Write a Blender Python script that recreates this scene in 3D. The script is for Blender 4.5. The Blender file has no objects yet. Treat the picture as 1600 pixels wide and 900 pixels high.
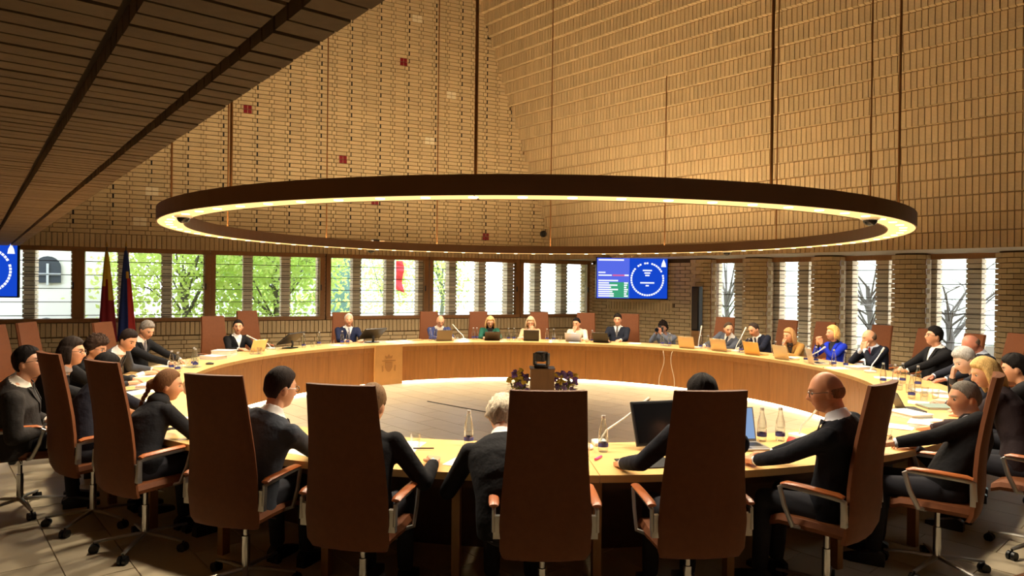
import bpy, bmesh, math, random
import numpy as np
from mathutils import Vector, Matrix, Euler, noise

random.seed(7)
scene = bpy.context.scene
col = scene.collection
PI = math.pi
R = math.radians

# ------------------------------------------------------------------ camera
CAM_H = 1.872
cd = bpy.data.cameras.new('camera')
cd.sensor_width = 36.0
cd.lens = 1051.0 / 1600.0 * 36.0
cd.clip_end = 400
cam = bpy.data.objects.new('camera', cd)
col.objects.link(cam)
_p, _r = R(-0.314), R(0.655)
_fw = Vector((0, math.cos(_p), math.sin(_p)))
_up = Vector((0, -math.sin(_p), math.cos(_p)))
_rt = Vector((1, 0, 0))
_x = _rt * math.cos(_r) + _up * math.sin(_r)
_y = -_rt * math.sin(_r) + _up * math.cos(_r)
M = Matrix.Identity(4)
for i in range(3):
    M[i][0], M[i][1], M[i][2] = _x[i], _y[i], -_fw[i]
M[2][3] = CAM_H
cam.matrix_world = M
scene.camera = cam

# ------------------------------------------------------------------ sky, exposure
SKY = 6.0
SPOT_W = 96.0
PANEL_E = 1.8
UP_E = 105.0
w = bpy.data.worlds.new('overcast_sky')
scene.world = w
w.use_nodes = True
bg = w.node_tree.nodes['Background']
bg.inputs[0].default_value = (0.86, 0.93, 1.0, 1)
bg.inputs[1].default_value = SKY
vs = scene.view_settings
vs.view_transform = 'Standard'
vs.look = 'None'
vs.exposure = 0.0
vs.gamma = 1.0
vs.use_curve_mapping = False
scene.cycles.transparent_max_bounces = 32


# ------------------------------------------------------------------ materials
MATS = {}


def lin(c):
    return tuple((x / 255 / 12.92) if x / 255 <= 0.04045 else ((x / 255 + 0.055) / 1.055) ** 2.4 for x in c)


def mat(name, rgb, rough=0.6, metal=0.0, var=0.0, scale=20.0, bump=0.0, bscale=60.0, rnd=0.0, spec=0.5, attr=None,
        trans=0.0, sheen=0.0, stretch=None, island=0.0, bdist=0.004):
    """Principled material; rgb is sRGB 0-255. var = noise variation, rnd = variation per object, island = per loose piece"""
    if name in MATS:
        return MATS[name]
    m = bpy.data.materials.new(name)
    m.use_nodes = True
    nt = m.node_tree
    N, L = nt.nodes, nt.links
    b = N['Principled BSDF']
    c = lin(rgb)
    b.inputs['Base Color'].default_value = (*c, 1)
    b.inputs['Roughness'].default_value = rough
    b.inputs['Metallic'].default_value = metal
    b.inputs['Specular IOR Level'].default_value = spec
    if sheen:
        b.inputs['Sheen Weight'].default_value = sheen
    tc = N.new('ShaderNodeTexCoord')
    vec = tc.outputs['Object']
    if stretch:
        mp = N.new('ShaderNodeMapping')
        mp.inputs['Scale'].default_value = stretch
        L.new(vec, mp.inputs[0])
        vec = mp.outputs[0]
    val = None
    if var or rnd or island:
        terms = []
        if var:
            nz = N.new('ShaderNodeTexNoise')
            nz.inputs['Scale'].default_value = scale
            nz.inputs['Detail'].default_value = 4
            L.new(vec, nz.inputs['Vector'])
            mr = N.new('ShaderNodeMapRange')
            mr.inputs[1].default_value, mr.inputs[2].default_value = 0.25, 0.75
            mr.inputs[3].default_value, mr.inputs[4].default_value = -var, var
            L.new(nz.outputs[0], mr.inputs[0])
            terms.append(mr.outputs[0])
        if rnd:
            oi = N.new('ShaderNodeObjectInfo')
            mr = N.new('ShaderNodeMapRange')
            mr.inputs[3].default_value, mr.inputs[4].default_value = -rnd, rnd
            L.new(oi.outputs['Random'], mr.inputs[0])
            terms.append(mr.outputs[0])
        if island:
            ge = N.new('ShaderNodeNewGeometry')
            oi = N.new('ShaderNodeObjectInfo')
            ad = N.new('ShaderNodeMath'); ad.operation = 'ADD'
            L.new(ge.outputs['Random Per Island'], ad.inputs[0])
            L.new(oi.outputs['Random'], ad.inputs[1])
            fr = N.new('ShaderNodeMath'); fr.operation = 'FRACT'
            L.new(ad.outputs[0], fr.inputs[0])
            mr = N.new('ShaderNodeMapRange')
            mr.inputs[3].default_value, mr.inputs[4].default_value = -island, island
            L.new(fr.outputs[0], mr.inputs[0])
            terms.append(mr.outputs[0])
        val = terms[0]
        for t in terms[1:]:
            a = N.new('ShaderNodeMath'); a.operation = 'ADD'
            L.new(val, a.inputs[0]); L.new(t, a.inputs[1])
            val = a.outputs[0]
        a = N.new('ShaderNodeMath'); a.operation = 'ADD'
        a.inputs[1].default_value = 1.0
        L.new(val, a.inputs[0])
        val = a.outputs[0]
        vm = N.new('ShaderNodeVectorMath'); vm.operation = 'SCALE'
        vm.inputs[0].default_value = c
        L.new(val, vm.inputs['Scale'])
        last = vm.outputs[0]
        if attr:
            at = N.new('ShaderNodeAttribute'); at.attribute_name = attr
            mu = N.new('ShaderNodeVectorMath'); mu.operation = 'MULTIPLY'
            L.new(last, mu.inputs[0]); L.new(at.outputs['Color'], mu.inputs[1])
            last = mu.outputs[0]
        L.new(last, b.inputs['Base Color'])
    if bump:
        nz = N.new('ShaderNodeTexNoise')
        nz.inputs['Scale'].default_value = bscale
        nz.inputs['Detail'].default_value = 3
        L.new(vec, nz.inputs['Vector'])
        bp = N.new('ShaderNodeBump')
        bp.inputs['Strength'].default_value = bump
        bp.inputs['Distance'].default_value = bdist
        L.new(nz.outputs[0], bp.inputs['Height'])
        L.new(bp.outputs[0], b.inputs['Normal'])
    if trans:
        b.inputs['Transmission Weight'].default_value = trans
    MATS[name] = m
    return m


def emit(name, rgb, strength):
    if name in MATS:
        return MATS[name]
    m = bpy.data.materials.new(name)
    m.use_nodes = True
    nt = m.node_tree
    nt.nodes.clear()
    e = nt.nodes.new('ShaderNodeEmission')
    e.inputs[0].default_value = (*lin(rgb), 1)
    e.inputs[1].default_value = strength
    o = nt.nodes.new('ShaderNodeOutputMaterial')
    nt.links.new(e.outputs[0], o.inputs[0])
    MATS[name] = m
    return m


def clear_glass(name, tint=(1, 1, 1), refl=0.5, mixf=None, rough=0.02):
    """thin clear glass: transparent, with fresnel reflection on top"""
    if name in MATS:
        return MATS[name]
    m = bpy.data.materials.new(name)
    m.use_nodes = True
    nt = m.node_tree
    nt.nodes.clear()
    N, L = nt.nodes, nt.links
    t = N.new('ShaderNodeBsdfTransparent'); t.inputs[0].default_value = (*tint, 1)
    g = N.new('ShaderNodeBsdfGlossy'); g.inputs['Roughness'].default_value = rough
    lw = N.new('ShaderNodeLayerWeight'); lw.inputs[0].default_value = refl
    mx = N.new('ShaderNodeMixShader')
    L.new(lw.outputs['Fresnel' if mixf is None else 'Facing'], mx.inputs[0])
    L.new(t.outputs[0], mx.inputs[1]); L.new(g.outputs[0], mx.inputs[2])
    o = N.new('ShaderNodeOutputMaterial')
    L.new(mx.outputs[0], o.inputs[0])
    MATS[name] = m
    return m


BRICK = mat('buff_brick', (205, 180, 138), 0.85, var=0.07, scale=40, island=0.08, bump=0.3)
BRICK_RED = mat('red_glazed_brick', (132, 22, 34), 0.4, var=0.1)
BRICK_WHITE = mat('white_brick', (236, 222, 190), 0.7, var=0.05)
MORTAR = mat('brown_mortar', (146, 118, 80), 0.95, var=0.1, scale=30)
MORTAR_D = mat('dark_mortar', (92, 70, 46), 0.95, var=0.1, scale=30)
PLASTER = mat('pale_concrete', (196, 186, 170), 0.8, var=0.05, scale=6)
STONE = mat('beige_limestone', (196, 180, 150), 0.42, var=0.06, scale=5, island=0.05)
JOINT = mat('floor_joint', (84, 70, 52), 0.9)
OAK = mat('honey_oak', (176, 118, 56), 0.38, var=0.16, scale=4, stretch=(6, 6, 0.5), bump=0.05)
OAK_TOP = mat('oak_table_top', (224, 180, 116), 0.3, var=0.10, scale=5)
OAK_DARK = mat('dark_oak_frame', (150, 106, 60), 0.5, var=0.12, scale=6, stretch=(3, 3, 0.6))
WALNUT = mat('brown_underside', (78, 48, 26), 0.6, var=0.1)
BRONZE = mat('bronze_band', (112, 78, 46), 0.5, 0.1, var=0.06, scale=3)
BRASS = mat('brass_rod', (150, 100, 52), 0.35, 0.7)
DARK = mat('black_plastic', (18, 18, 20), 0.4)
DARKGREY = mat('dark_grey_plastic', (46, 46, 48), 0.45)
WHITE_P = mat('white_plastic', (225, 222, 215), 0.4)
SILVER = mat('silver_aluminium', (196, 194, 188), 0.32, 0.85)
CHROME = mat('polished_chrome', (205, 205, 205), 0.16, 1.0)
LEATHER = mat('brown_leather', (112, 65, 36), 0.62, var=0.08, scale=30, bump=0.15, bscale=160, spec=0.22)
ARMPAD = mat('tan_arm_pad', (176, 98, 48), 0.35, var=0.08, scale=12)
PAPER = mat('white_paper', (240, 236, 226), 0.7)
WIN_GLASS = clear_glass('window_glass', (0.96, 0.98, 0.97), 0.12)


# ------------------------------------------------------------------ mesh helpers
class MB:
    """collects simple solids and links them as ONE mesh object"""

    def __init__(s):
        s.v, s.f, s.m = [], [], []

    def add(s, vs_, fs, mi=0):
        o = len(s.v)
        s.v += [tuple(v) for v in vs_]
        s.f += [tuple(i + o for i in f) for f in fs]
        s.m += [mi] * len(fs)
        return s

    def box(s, c, size, rot=None, mi=0):
        hx, hy, hz = size[0] / 2, size[1] / 2, size[2] / 2
        P = [(x, y, z) for z in (-hz, hz) for y in (-hy, hy) for x in (-hx, hx)]
        c = Vector(c)
        if rot is not None:
            P = [rot @ Vector(p) + c for p in P]
        else:
            P = [Vector(p) + c for p in P]
        return s.add(P, [(0, 2, 3, 1), (4, 5, 7, 6), (0, 1, 5, 4), (2, 6, 7, 3), (0, 4, 6, 2), (1, 3, 7, 5)], mi)

    def rbox(s, c, size, b, rot=None, mi=0):
        """box with chamfered vertical + horizontal edges (rounded look)"""
        bm = bmesh.new()
        bmesh.ops.create_cube(bm, size=1)
        for v in bm.verts:
            v.co = Vector((v.co.x * size[0], v.co.y * size[1], v.co.z * size[2]))
        bmesh.ops.bevel(bm, geom=list(bm.edges), offset=b, segments=2, affect='EDGES', profile=0.5)
        c = Vector(c)
        bm.verts.index_update()
        P = [(rot @ v.co if rot is not None else v.co) + c for v in bm.verts]
        F = [tuple(v.index for v in f.verts) for f in bm.faces]
        bm.free()
        return s.add(P, F, mi)

    def tube(s, pts, rad, seg=8, mi=0, flat=None, cap=True):
        pts = [Vector(p) for p in pts]
        n = len(pts)
        if not hasattr(rad, '__len__'):
            rad = [rad] * n
        V = []
        prev = None
        for i, p in enumerate(pts):
            t = (pts[min(i + 1, n - 1)] - pts[max(i - 1, 0)])
            if t.length < 1e-9:
                t = Vector((0, 0, 1))
            t.normalize()
            if prev is None:
                a = Vector((1, 0, 0)) if abs(t.x) < 0.8 else Vector((0, 1, 0))
                u = (a - t * a.dot(t)).normalized()
            else:
                u = (prev - t * prev.dot(t))
                u = u.normalized() if u.length > 1e-6 else t.orthogonal().normalized()
            prev = u
            v = t.cross(u)
            r = rad[i]
            rx, ry = (r, r) if not hasattr(r, '__len__') else r
            for k in range(seg):
                an = 2 * PI * k / seg
                V.append(p + u * (math.cos(an) * rx) + v * (math.sin(an) * ry))
        F = []
        for i in range(n - 1):
            for k in range(seg):
                a, b = i * seg + k, i * seg + (k + 1) % seg
                F.append((a, b, b + seg, a + seg))
        if cap:
            F.append(tuple(range(seg - 1, -1, -1)))
            F.append(tuple(range((n - 1) * seg, n * seg)))
        return s.add(V, F, mi)

    def loft(s, rings, mi=0, cap=True):
        """rings: lists of equal length of points, closed loops"""
        k = len(rings[0])
        V = [p for r in rings for p in r]
        F = []
        for i in range(len(rings) - 1):
            for j in range(k):
                a, b = i * k + j, i * k + (j + 1) % k
                F.append((a, b, b + k, a + k))
        if cap:
            F.append(tuple(range(k - 1, -1, -1)))
            F.append(tuple(range((len(rings) - 1) * k, len(rings) * k)))
        return s.add(V, F, mi)

    def lathe(s, prof, seg=16, c=(0, 0, 0), mi=0, cap=True):
        rings = [[(c[0] + r * math.cos(2 * PI * k / seg), c[1] + r * math.sin(2 * PI * k / seg), c[2] + z)
                  for k in range(seg)] for r, z in prof]
        return s.loft(rings, mi, cap)

    def ball(s, c, rad, nu=12, nv=8, rot=None, mi=0):
        rx, ry, rz = rad if hasattr(rad, '__len__') else (rad, rad, rad)
        c = Vector(c)
        V = []
        for i in range(1, nv):
            th = PI * i / nv
            for k in range(nu):
                ph = 2 * PI * k / nu
                p = Vector((rx * math.sin(th) * math.cos(ph), ry * math.sin(th) * math.sin(ph), -rz * math.cos(th)))
                V.append((rot @ p if rot is not None else p) + c)
        t0, t1 = Vector((0, 0, -rz)), Vector((0, 0, rz))
        V.append((rot @ t0 if rot is not None else t0) + c)
        V.append((rot @ t1 if rot is not None else t1) + c)
        F = []
        for i in range(nv - 2):
            for k in range(nu):
                a, b = i * nu + k, i * nu + (k + 1) % nu
                F.append((a, b, b + nu, a + nu))
        nb = (nv - 1) * nu
        for k in range(nu):
            F.append(((k + 1) % nu, k, nb))
            F.append(((nv - 2) * nu + k, (nv - 2) * nu + (k + 1) % nu, nb + 1))
        return s.add(V, F, mi)

    def prism(s, poly, y0, y1, mi=0, axis='y'):
        """extrude a 2-D polygon (x,z) along y"""
        a = [(x, y0, z) for x, z in poly]
        b = [(x, y1, z) for x, z in poly]
        if axis == 'z':
            a = [(x, z, y0) for x, z in poly]
            b = [(x, z, y1) for x, z in poly]
        return s.loft([a, b], mi)

    def mesh(s, name, mats, smooth=False):
        me = bpy.data.meshes.new(name)
        me.from_pydata([tuple(v) for v in s.v], [], s.f)
        mats = mats if isinstance(mats, (list, tuple)) else [mats]
        for m in mats:
            me.materials.append(m)
        if len(mats) > 1:
            me.polygons.foreach_set('material_index', s.m)
        bm = bmesh.new()
        bm.from_mesh(me)
        bmesh.ops.recalc_face_normals(bm, faces=bm.faces)
        bm.to_mesh(me)
        bm.free()
        if smooth:
            me.polygons.foreach_set('use_smooth', [True] * len(me.polygons))
            if smooth == 'auto':
                try:
                    me.set_sharp_from_angle(angle=R(40))
                except Exception:
                    pass
        me.update()
        return me

    def build(s, name, mats, parent=None, loc=None, rot=None, smooth=False):
        return link(name, s.mesh(name, mats, smooth), parent, loc, rot)


def link(name, me, parent=None, loc=None, rot=None, scale=None):
    o = bpy.data.objects.new(name, me)
    col.objects.link(o)
    o.parent = parent
    if loc is not None:
        o.location = loc
    if rot is not None:
        o.rotation_euler = rot
    if scale is not None:
        o.scale = scale
    return o


def tag(o, label, cat, group=None):
    o['label'] = label
    o['category'] = cat
    if group:
        o['group'] = group
    return o


def thing(name, label, cat, loc=(0, 0, 0), rz=0.0, group=None):
    o = bpy.data.objects.new(name, None)
    col.objects.link(o)
    o.empty_display_size = 0.1
    o.location = loc
    o.rotation_euler = (0, 0, rz)
    return tag(o, label, cat, group)


def struct(o, label=None):
    o['kind'] = 'structure'
    if label:
        o['label'] = label
    return o


# ------------------------------------------------------------------ the plan of the hall
V2 = lambda a: Vector((a[0], a[1], 0))
CX, CY = 0.24, 8.977                        # centre of the round table
dA = Vector((0.906, 0.4234, 0)).normalized()   # along the window wall at the back
inA = Vector((dA.y, -dA.x, 0))              # into the room
A0 = Vector((0, 17.2, 0))
e1 = Vector((0.6645, -0.7473, 0)).normalized()  # along the long right-hand wall, towards the viewer
inB = Vector((e1.y, -e1.x, 0))
if inB.x > 0:
    inB = -inB
CU = Vector((1.07, 17.7, 0))                # upper corner of the two walls
ROT_A = math.atan2(dA.y, dA.x)
ROT_B = math.atan2(e1.y, e1.x)


def PA(s, o, z):
    return A0 + dA * s + inA * o + Vector((0, 0, z))


def PB(t, o, z):
    return CU + e1 * t + inB * o + Vector((0, 0, z))


def polar(phi, r, z=0.0):
    a = R(phi)
    return Vector((CX + r * math.sin(a), CY + r * math.cos(a), z))


def face_in(phi):
    """z-rotation whose local +Y points to the table's centre"""
    a = R(phi)
    return math.atan2(math.sin(a), -math.cos(a)) + 0.0


def yaw_to(dx, dy):
    return math.atan2(-dx, dy)


def seat_rot(phi):
    a = R(phi)
    return yaw_to(-math.sin(a), -math.cos(a))


CINV = cam.matrix_world.inverted()


def view(p):
    q = CINV @ Vector(p)
    if q.z > -0.2:
        return None
    return (800 + 1051 * q.x / -q.z, 450 - 1051 * q.y / -q.z, -q.z)


def shows(p, margin=10):
    q = view(p)
    return q is not None and -margin < q[0] < 1600 + margin and -margin < q[1] < 900 + margin


def lay(parent, name, pieces, meshes, limit=300, stuff_mats=None, rank=None):
    """pieces: (mesh key, location, rotation matrix 3x3). The largest in view become single objects, the rest one mesh."""
    sc = []
    for i, (k, loc, rot) in enumerate(pieces):
        q = view(loc)
        if q is None or not (-20 < q[0] < 1620 and -20 < q[1] < 920):
            sc.append((0, i))
        else:
            sc.append(((rank(loc) if rank else 1.0) / q[2] ** 2, i))
    sc.sort(reverse=True)
    single = set(i for a, i in sc[:limit] if a > 0)
    rest = MB()
    rmats = []
    for i, (k, loc, rot) in enumerate(pieces):
        me = meshes[k]
        if i in single:
            o = link(name, me, parent)
            o.matrix_local = Matrix.Translation(loc) @ rot.to_4x4()
        else:
            m = me.materials[0]
            if m not in rmats:
                rmats.append(m)
            mi = rmats.index(m)
            rest.add([rot @ v.co + Vector(loc) for v in me.vertices], [tuple(p.vertices) for p in me.polygons], mi)
    if rest.v:
        o = rest.build(name + 'work' if name == 'brick' else name + '_field', rmats, parent)
        o['kind'] = 'stuff'
    return single


def block(name, size, m):
    return MB().box((0, 0, 0), size).mesh(name, m)


RA3 = Matrix.Rotation(ROT_A, 3, 'Z')
RB3 = Matrix.Rotation(ROT_B, 3, 'Z')

# ================================================================== THE SETTING
Z_HEAD = 2.51
Z_TOP = 9.8
LEAN = 0.34
HB = 0.2758

# ------------------------------------------------------------------ floor with stone tiles
fl = MB().box((0.5, 7.5, -0.16), (34, 30, 0.3)).build('floor', JOINT)
struct(fl)
TW, TL = 0.36, 0.9
tile_me = {'t': MB().box((0, 0, 0), (TL - 0.007, TW - 0.007, 0.02)).mesh('tile', STONE)}
tiles = []
for j in range(-14, 48):
    for i in range(-10, 26):
        t = i * TL + (j % 2) * TL / 2
        o = -1.3 + j * TW
        p = PB(t, o, -0.004)
        sA = (p - A0).dot(inA)
        if sA < -0.2 or t > 17 or o > 15.5:
            continue
        tiles.append(('t', p, RB3))


def tile_rank(p):
    d = math.hypot(p.x - CX, p.y - CY)
    q = view(p)
    if d < 4.3:
        return 4.0 if q[1] < 700 else 0.3
    if d < 5.1:
        return 0.05
    return 1.0 if (p.x < -1.2 or p.x > 1.8) else 0.3


lay(fl, 'tile', tiles, tile_me, 300, rank=tile_rank)

# ------------------------------------------------------------------ back wall with the band of windows
SL, SR = -16.5, 2.95
wa = MB()
wa.box(PA((SL + SR) / 2, -0.17, (Z_HEAD + Z_TOP) / 2), (SR - SL, 0.3, Z_TOP - Z_HEAD), RA3)
wa.box(PA((SL + SR) / 2, -0.17, 0.5), (SR - SL, 0.3, 1.04), RA3)
wa.box(PA((SL - 11.93) / 2, -0.17, 1.75), (-11.93 - SL, 0.3, 1.6), RA3)
wall_back = struct(wa.build('wall_back', MORTAR))
BL, BH, BD = 0.272, 0.076, 0.11
bmesh_ = {'s': block('brick', (BL, BD, BH), BRICK), 'h': block('brick', (0.088, BD, BH), BRICK),
          'v': block('brick', (BH, BD, 0.262), BRICK),
          'r': block('brick', (0.075, BD, BH), BRICK_RED), 'w': block('brick', (0.11, BD, BH), BRICK_WHITE),
          'x': block('brick', (0.03, 0.03, BH + 0.012), mat('weep_slot', (14, 10, 8), 0.9))}
pc = []
rr = random.Random(3)
RED = [(-6.34, 5.45), (-2.92, 7.01), (-4.31, 4.62), (-3.57, 3.72), (-0.77, 2.99)]
WHT = [(-2.6, 8.1), (-1.72, 6.4), (-2.26, 5.2), (-8.14, 3.56), (-8.35, 2.93)]


def accent(s, z):
    for a, b in RED + WHT:
        if abs(s - a) < 0.24 and abs(z - b) < 0.095:
            return True
    return False


def corner_s(z):
    o = max(0.0, (z - 2.53) * LEAN)
    return ((PB(-0.298 * o, o, 0)) - A0).dot(dA)


def rows_A(z0, z1, s0, s1fn, slots):
    z = z0
    k = 0
    while z + BH < z1:
        zc = z + BH / 2
        s = s0 + (0.336 if k % 2 else 0.0)
        smax = s1fn(zc)
        m = 0
        while s < smax:
            jit = rr.uniform(-0.004, 0.004)
            for kind, wd in (('s', BL), ('s', BL), ('h', 0.088)):
                cs = s + wd / 2
                if cs < smax - 0.02:
                    pc.append((kind, PA(cs, 0.006 + jit + rr.uniform(-0.003, 0.003), zc), RA3))
                s += wd + 0.013
            if slots and k % 2 == 0 and zc > 3.0:
                pc.append(('x', PA(s - 0.0065, 0.048, zc), RA3))
        z += 0.0897
        k += 1


def soldiers_A(z, s0, s1):
    s = s0
    while s < s1:
        pc.append(('v', PA(s, 0.006 + rr.uniform(-0.004, 0.004), z + 0.131), RA3))
        s += 0.0897


rows_A(2.79, 9.75, -11.5, lambda z: corner_s(z) + 0.15, True)
soldiers_A(2.515, -11.5, 1.25)
soldiers_A(0.75, -11.5, 2.3)
rows_A(0.02, 0.76, -11.5, lambda z: 2.3, False)
for k_, lst in (('r', RED), ('w', WHT)):
    for a, b in lst:
        b = 2.79 + round((b - 2.79) / 0.0897) * 0.0897
        wd = 0.075 if k_ == 'r' else 0.11
        for dz in (-0.0449, 0.0449):
            for ds in (-1, 1):
                pc.append((k_, PA(a + ds * (wd / 2 + 0.006), 0.016, b + BH / 2 + dz * 0.998 + 0.0449), RA3))
lay(wall_back, 'brick', pc, bmesh_, 300)
# joints in the band that frames the windows

# ------------------------------------------------------------------ windows of the back wall
UNITS = [(-11.70, -9.507), (-9.304, -7.146), (-6.936, -4.782), (-4.541, -2.333), (-2.107, 0.109), (0.328, 2.229)]
BAR = mat('dark_glazing_bar', (60, 44, 34), 0.6)
for n, (a, b) in enumerate(UNITS):
    fr = MB()
    L_ = b - a
    fr.box(PA((a + b) / 2, -0.06, 2.468), (L_ + 0.2, 0.16, 0.085), RA3)
    fr.box(PA((a + b) / 2, -0.04, 1.065), (L_ + 0.2, 0.2, 0.075), RA3)
    right_w = 0.21 if n < 5 else 0.14
    fr.box(PA(a - 0.05, -0.05, 1.77), (0.1, 0.14, 1.4), RA3)
    fr.box(PA(b + (right_w / 4), -0.05, 1.77), (right_w / 2, 0.14, 1.4), RA3)
    win = struct(fr.build('window_%d' % (n + 1), OAK_DARK))
    MB().box(PA((a + b) / 2, -0.075, 1.765), (L_, 0.008, 1.33), RA3).build('pane', WIN_GLASS, win)
    for z in (2.23, 1.96, 1.69, 1.425, 1.16):
        MB().box(PA((a + b) / 2, -0.095, z), (L_, 0.014, 0.014), RA3).build('glazing_bar', BAR, win)
    MB().box(PA(b + 0.02, 0.03, 1.75), (0.022, 0.03, 0.13), RA3).build('handle', DARKGREY, win)
# brick fins outside the glass
OUT_BRICK = mat('daylit_brick', (226, 204, 176), 0.85, var=0.1, scale=40, island=0.14)  # paler than the indoor brick: daylight is put into the colour
OUT_MORT = mat('outside_mortar', (120, 100, 82), 0.9)
fin_me = {'b': block('brick', (0.2, 0.33, 0.075), OUT_BRICK)}
for i in range(-9, 8):
    s = -3.13 + 0.79 * i
    f = struct(MB().box(PA(s, -0.31, 1.75), (0.16, 0.29, 1.7), RA3).build('wall_fin', OUT_MORT),
               'brick fin standing outside the back windows')
    lay(f, 'brick', [('b', PA(s, -0.31 + rr.uniform(-0.004, 0.004), 0.98 + 0.0897 * k), RA3) for k in range(18)], fin_me)

# ------------------------------------------------------------------ right-hand wall, corbelled inwards course by course
wb = MB()
T1 = 17.2
NC = 27
for k in range(NC):
    z0 = 2.53 + HB * k
    o = 0.0938 * k - 0.012
    t0 = -0.298 * o - 0.1
    wb.box(PB((t0 + T1) / 2, o - 0.2, z0 + HB / 2 + 0.007), (T1 - t0, 0.4, HB), RB3)
wall_right = struct(wb.build('wall_right', MORTAR))
pb = []
for k in range(NC):
    z0 = 2.53 + HB * k
    o = 0.0938 * k
    t = -0.298 * o + 0.02 + (0.045 if k % 2 else 0)
    tmax = 12.5
    while t < tmax:
        pb.append(('v', PB(t, o - 0.04 + rr.uniform(-0.004, 0.004), z0 + 0.131), RB3))
        t += 0.0897
bm2 = {'v': block('brick', (BH, BD, 0.262), BRICK)}
lay(wall_right, 'brick', pb, bm2, 300)

# soffit behind that wall's foot, above the low side aisle
sf = MB().box(PB(8.0, -1.0, 2.6), (20, 1.96, 0.14), RB3)
struct(sf.build('ceiling_aisle', PLASTER))

# low wall under it: a brick stretch with the screen, then rounded piers and windows
wl = MB()
wl.box(PB(2.0, -1.32, 1.27), (3.3, 0.3, 2.52), RB3)
wl.box(PB(14.5, -1.32, 1.27), (7.0, 0.3, 2.52), RB3)
wall_lower = struct(wl.build('wall_right_lower', MORTAR_D))
pl = []
z, k = 0.02, 0
while z < 2.42:
    t = 0.05 + (0.142 if k % 2 else 0)
    while t < 3.6:
        if not (1.25 < z < 1.45 and 0.9 < t < 2.9):
            pl.append(('s', PB(t + BL / 2, -1.16 + rr.uniform(-0.003, 0.003), z + BH / 2), RB3))
        t += BL + 0.013
    z += 0.0897
    k += 1
t = 0.95
while t < 2.95:
    pl.append(('v', PB(t, -1.16, 1.372), RB3))
    t += 0.0897
lay(wall_lower, 'brick', pl, bmesh_, 300)
PIER_R = 0.31
seg_me = {'s': block('brick', (0.178, 0.1, BH), BRICK)}
for n, tc in enumerate((3.62, 4.99, 6.53, 8.06, 9.70)):
    c = PB(tc, -1.41, 0)
    core = MB().lathe([(0.262, 0.0), (0.262, 2.53)], 20, c)
    core.box(PB(tc, -1.55, 1.265), (0.5, 0.25, 2.53), RB3)
    pier = struct(core.build('wall_pier_%d' % (n + 1), MORTAR_D), 'rounded brick pier between the tall right-hand windows')
    ps = []
    for k in range(28):
        z = 0.0 + k * 0.0897 + BH / 2
        for j in range(-3, 4):
            an = j * R(34) + (R(17) if k % 2 else 0)
            if abs(an) > R(112):
                continue
            d = e1 * math.sin(an) + inB * math.cos(an)
            yaw = math.atan2(d.y, d.x) + PI / 2
            ps.append(('s', c + d * (PIER_R - 0.05) + Vector((0, 0, z)), Matrix.Rotation(yaw, 3, 'Z')))
    lay(pier, 'brick', ps, seg_me, 300)
for n, (a, b) in enumerate(((3.9, 4.72), (5.26, 6.26), (6.8, 7.79), (8.33, 9.43), (9.97, 11.0))):
    fr = MB()
    fr.box(PB((a + b) / 2, -1.5, 2.47), (b - a, 0.1, 0.1), RB3)
    fr.box(PB((a + b) / 2, -1.5, 0.18), (b - a, 0.1, 0.36), RB3)
    fr.box(PB(a - 0.03, -1.42, 1.3), (0.1, 0.3, 2.4), RB3)
    fr.box(PB(b + 0.02, -1.5, 1.3), (0.08, 0.12, 2.4), RB3)
    win = struct(fr.build('window_%d' % (n + 7), OAK_DARK))
    MB().box(PB((a + b) / 2, -1.52, 1.38), (b - a, 0.008, 2.1), RB3).build('pane', WIN_GLASS, win)
    for z in (2.23, 1.96, 1.69, 1.425, 1.16, 0.9, 0.63):
        MB().box(PB((a + b) / 2, -1.54, z), (b - a, 0.014, 0.014), RB3).build('glazing_bar', BAR, win)
fin2 = {'b': block('brick', (0.24, 0.3, 0.075), OUT_BRICK)}
for tc in (3.69, 4.4, 5.26, 5.9, 6.79, 7.47, 8.3, 9.0, 9.9):
    f = struct(MB().box(PB(tc, -1.8, 1.3), (0.2, 0.26, 2.6), RB3).build('wall_fin', OUT_MORT),
               'brick fin standing outside the right-hand windows')
    lay(f, 'brick', [('b', PB(tc, -1.8 + rr.uniform(-0.004, 0.004), 0.32 + 0.0897 * k), RB3) for k in range(26)], fin2)

# ------------------------------------------------------------------ left: low brick soffit over the viewer's aisle
PD0 = Vector((-9.42, 12.8, 0))
eD = Vector((0.627, -0.779, 0)).normalized()
outD = Vector((eD.y, -eD.x, 0))
if outD.x > 0:
    outD = -outD
RD3 = Matrix.Rotation(math.atan2(eD.y, eD.x), 3, 'Z')


def PDp(t, o, z):
    return PD0 + eD * t + outD * o + Vector((0, 0, z))


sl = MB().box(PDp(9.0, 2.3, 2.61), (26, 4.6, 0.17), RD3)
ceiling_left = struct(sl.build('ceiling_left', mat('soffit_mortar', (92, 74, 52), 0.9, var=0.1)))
SOFFB = mat('dark_soffit_brick', (136, 112, 80), 0.85, var=0.08, scale=40, island=0.1)  # brick of the soffit, darker in tone than the wall brick
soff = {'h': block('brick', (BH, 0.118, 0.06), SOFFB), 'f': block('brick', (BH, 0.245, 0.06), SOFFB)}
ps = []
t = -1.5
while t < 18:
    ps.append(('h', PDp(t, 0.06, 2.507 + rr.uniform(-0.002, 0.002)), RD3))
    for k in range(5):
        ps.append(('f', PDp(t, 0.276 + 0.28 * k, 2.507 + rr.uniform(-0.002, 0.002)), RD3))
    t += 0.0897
lay(ceiling_left, 'brick', ps, soff, 300)
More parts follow.
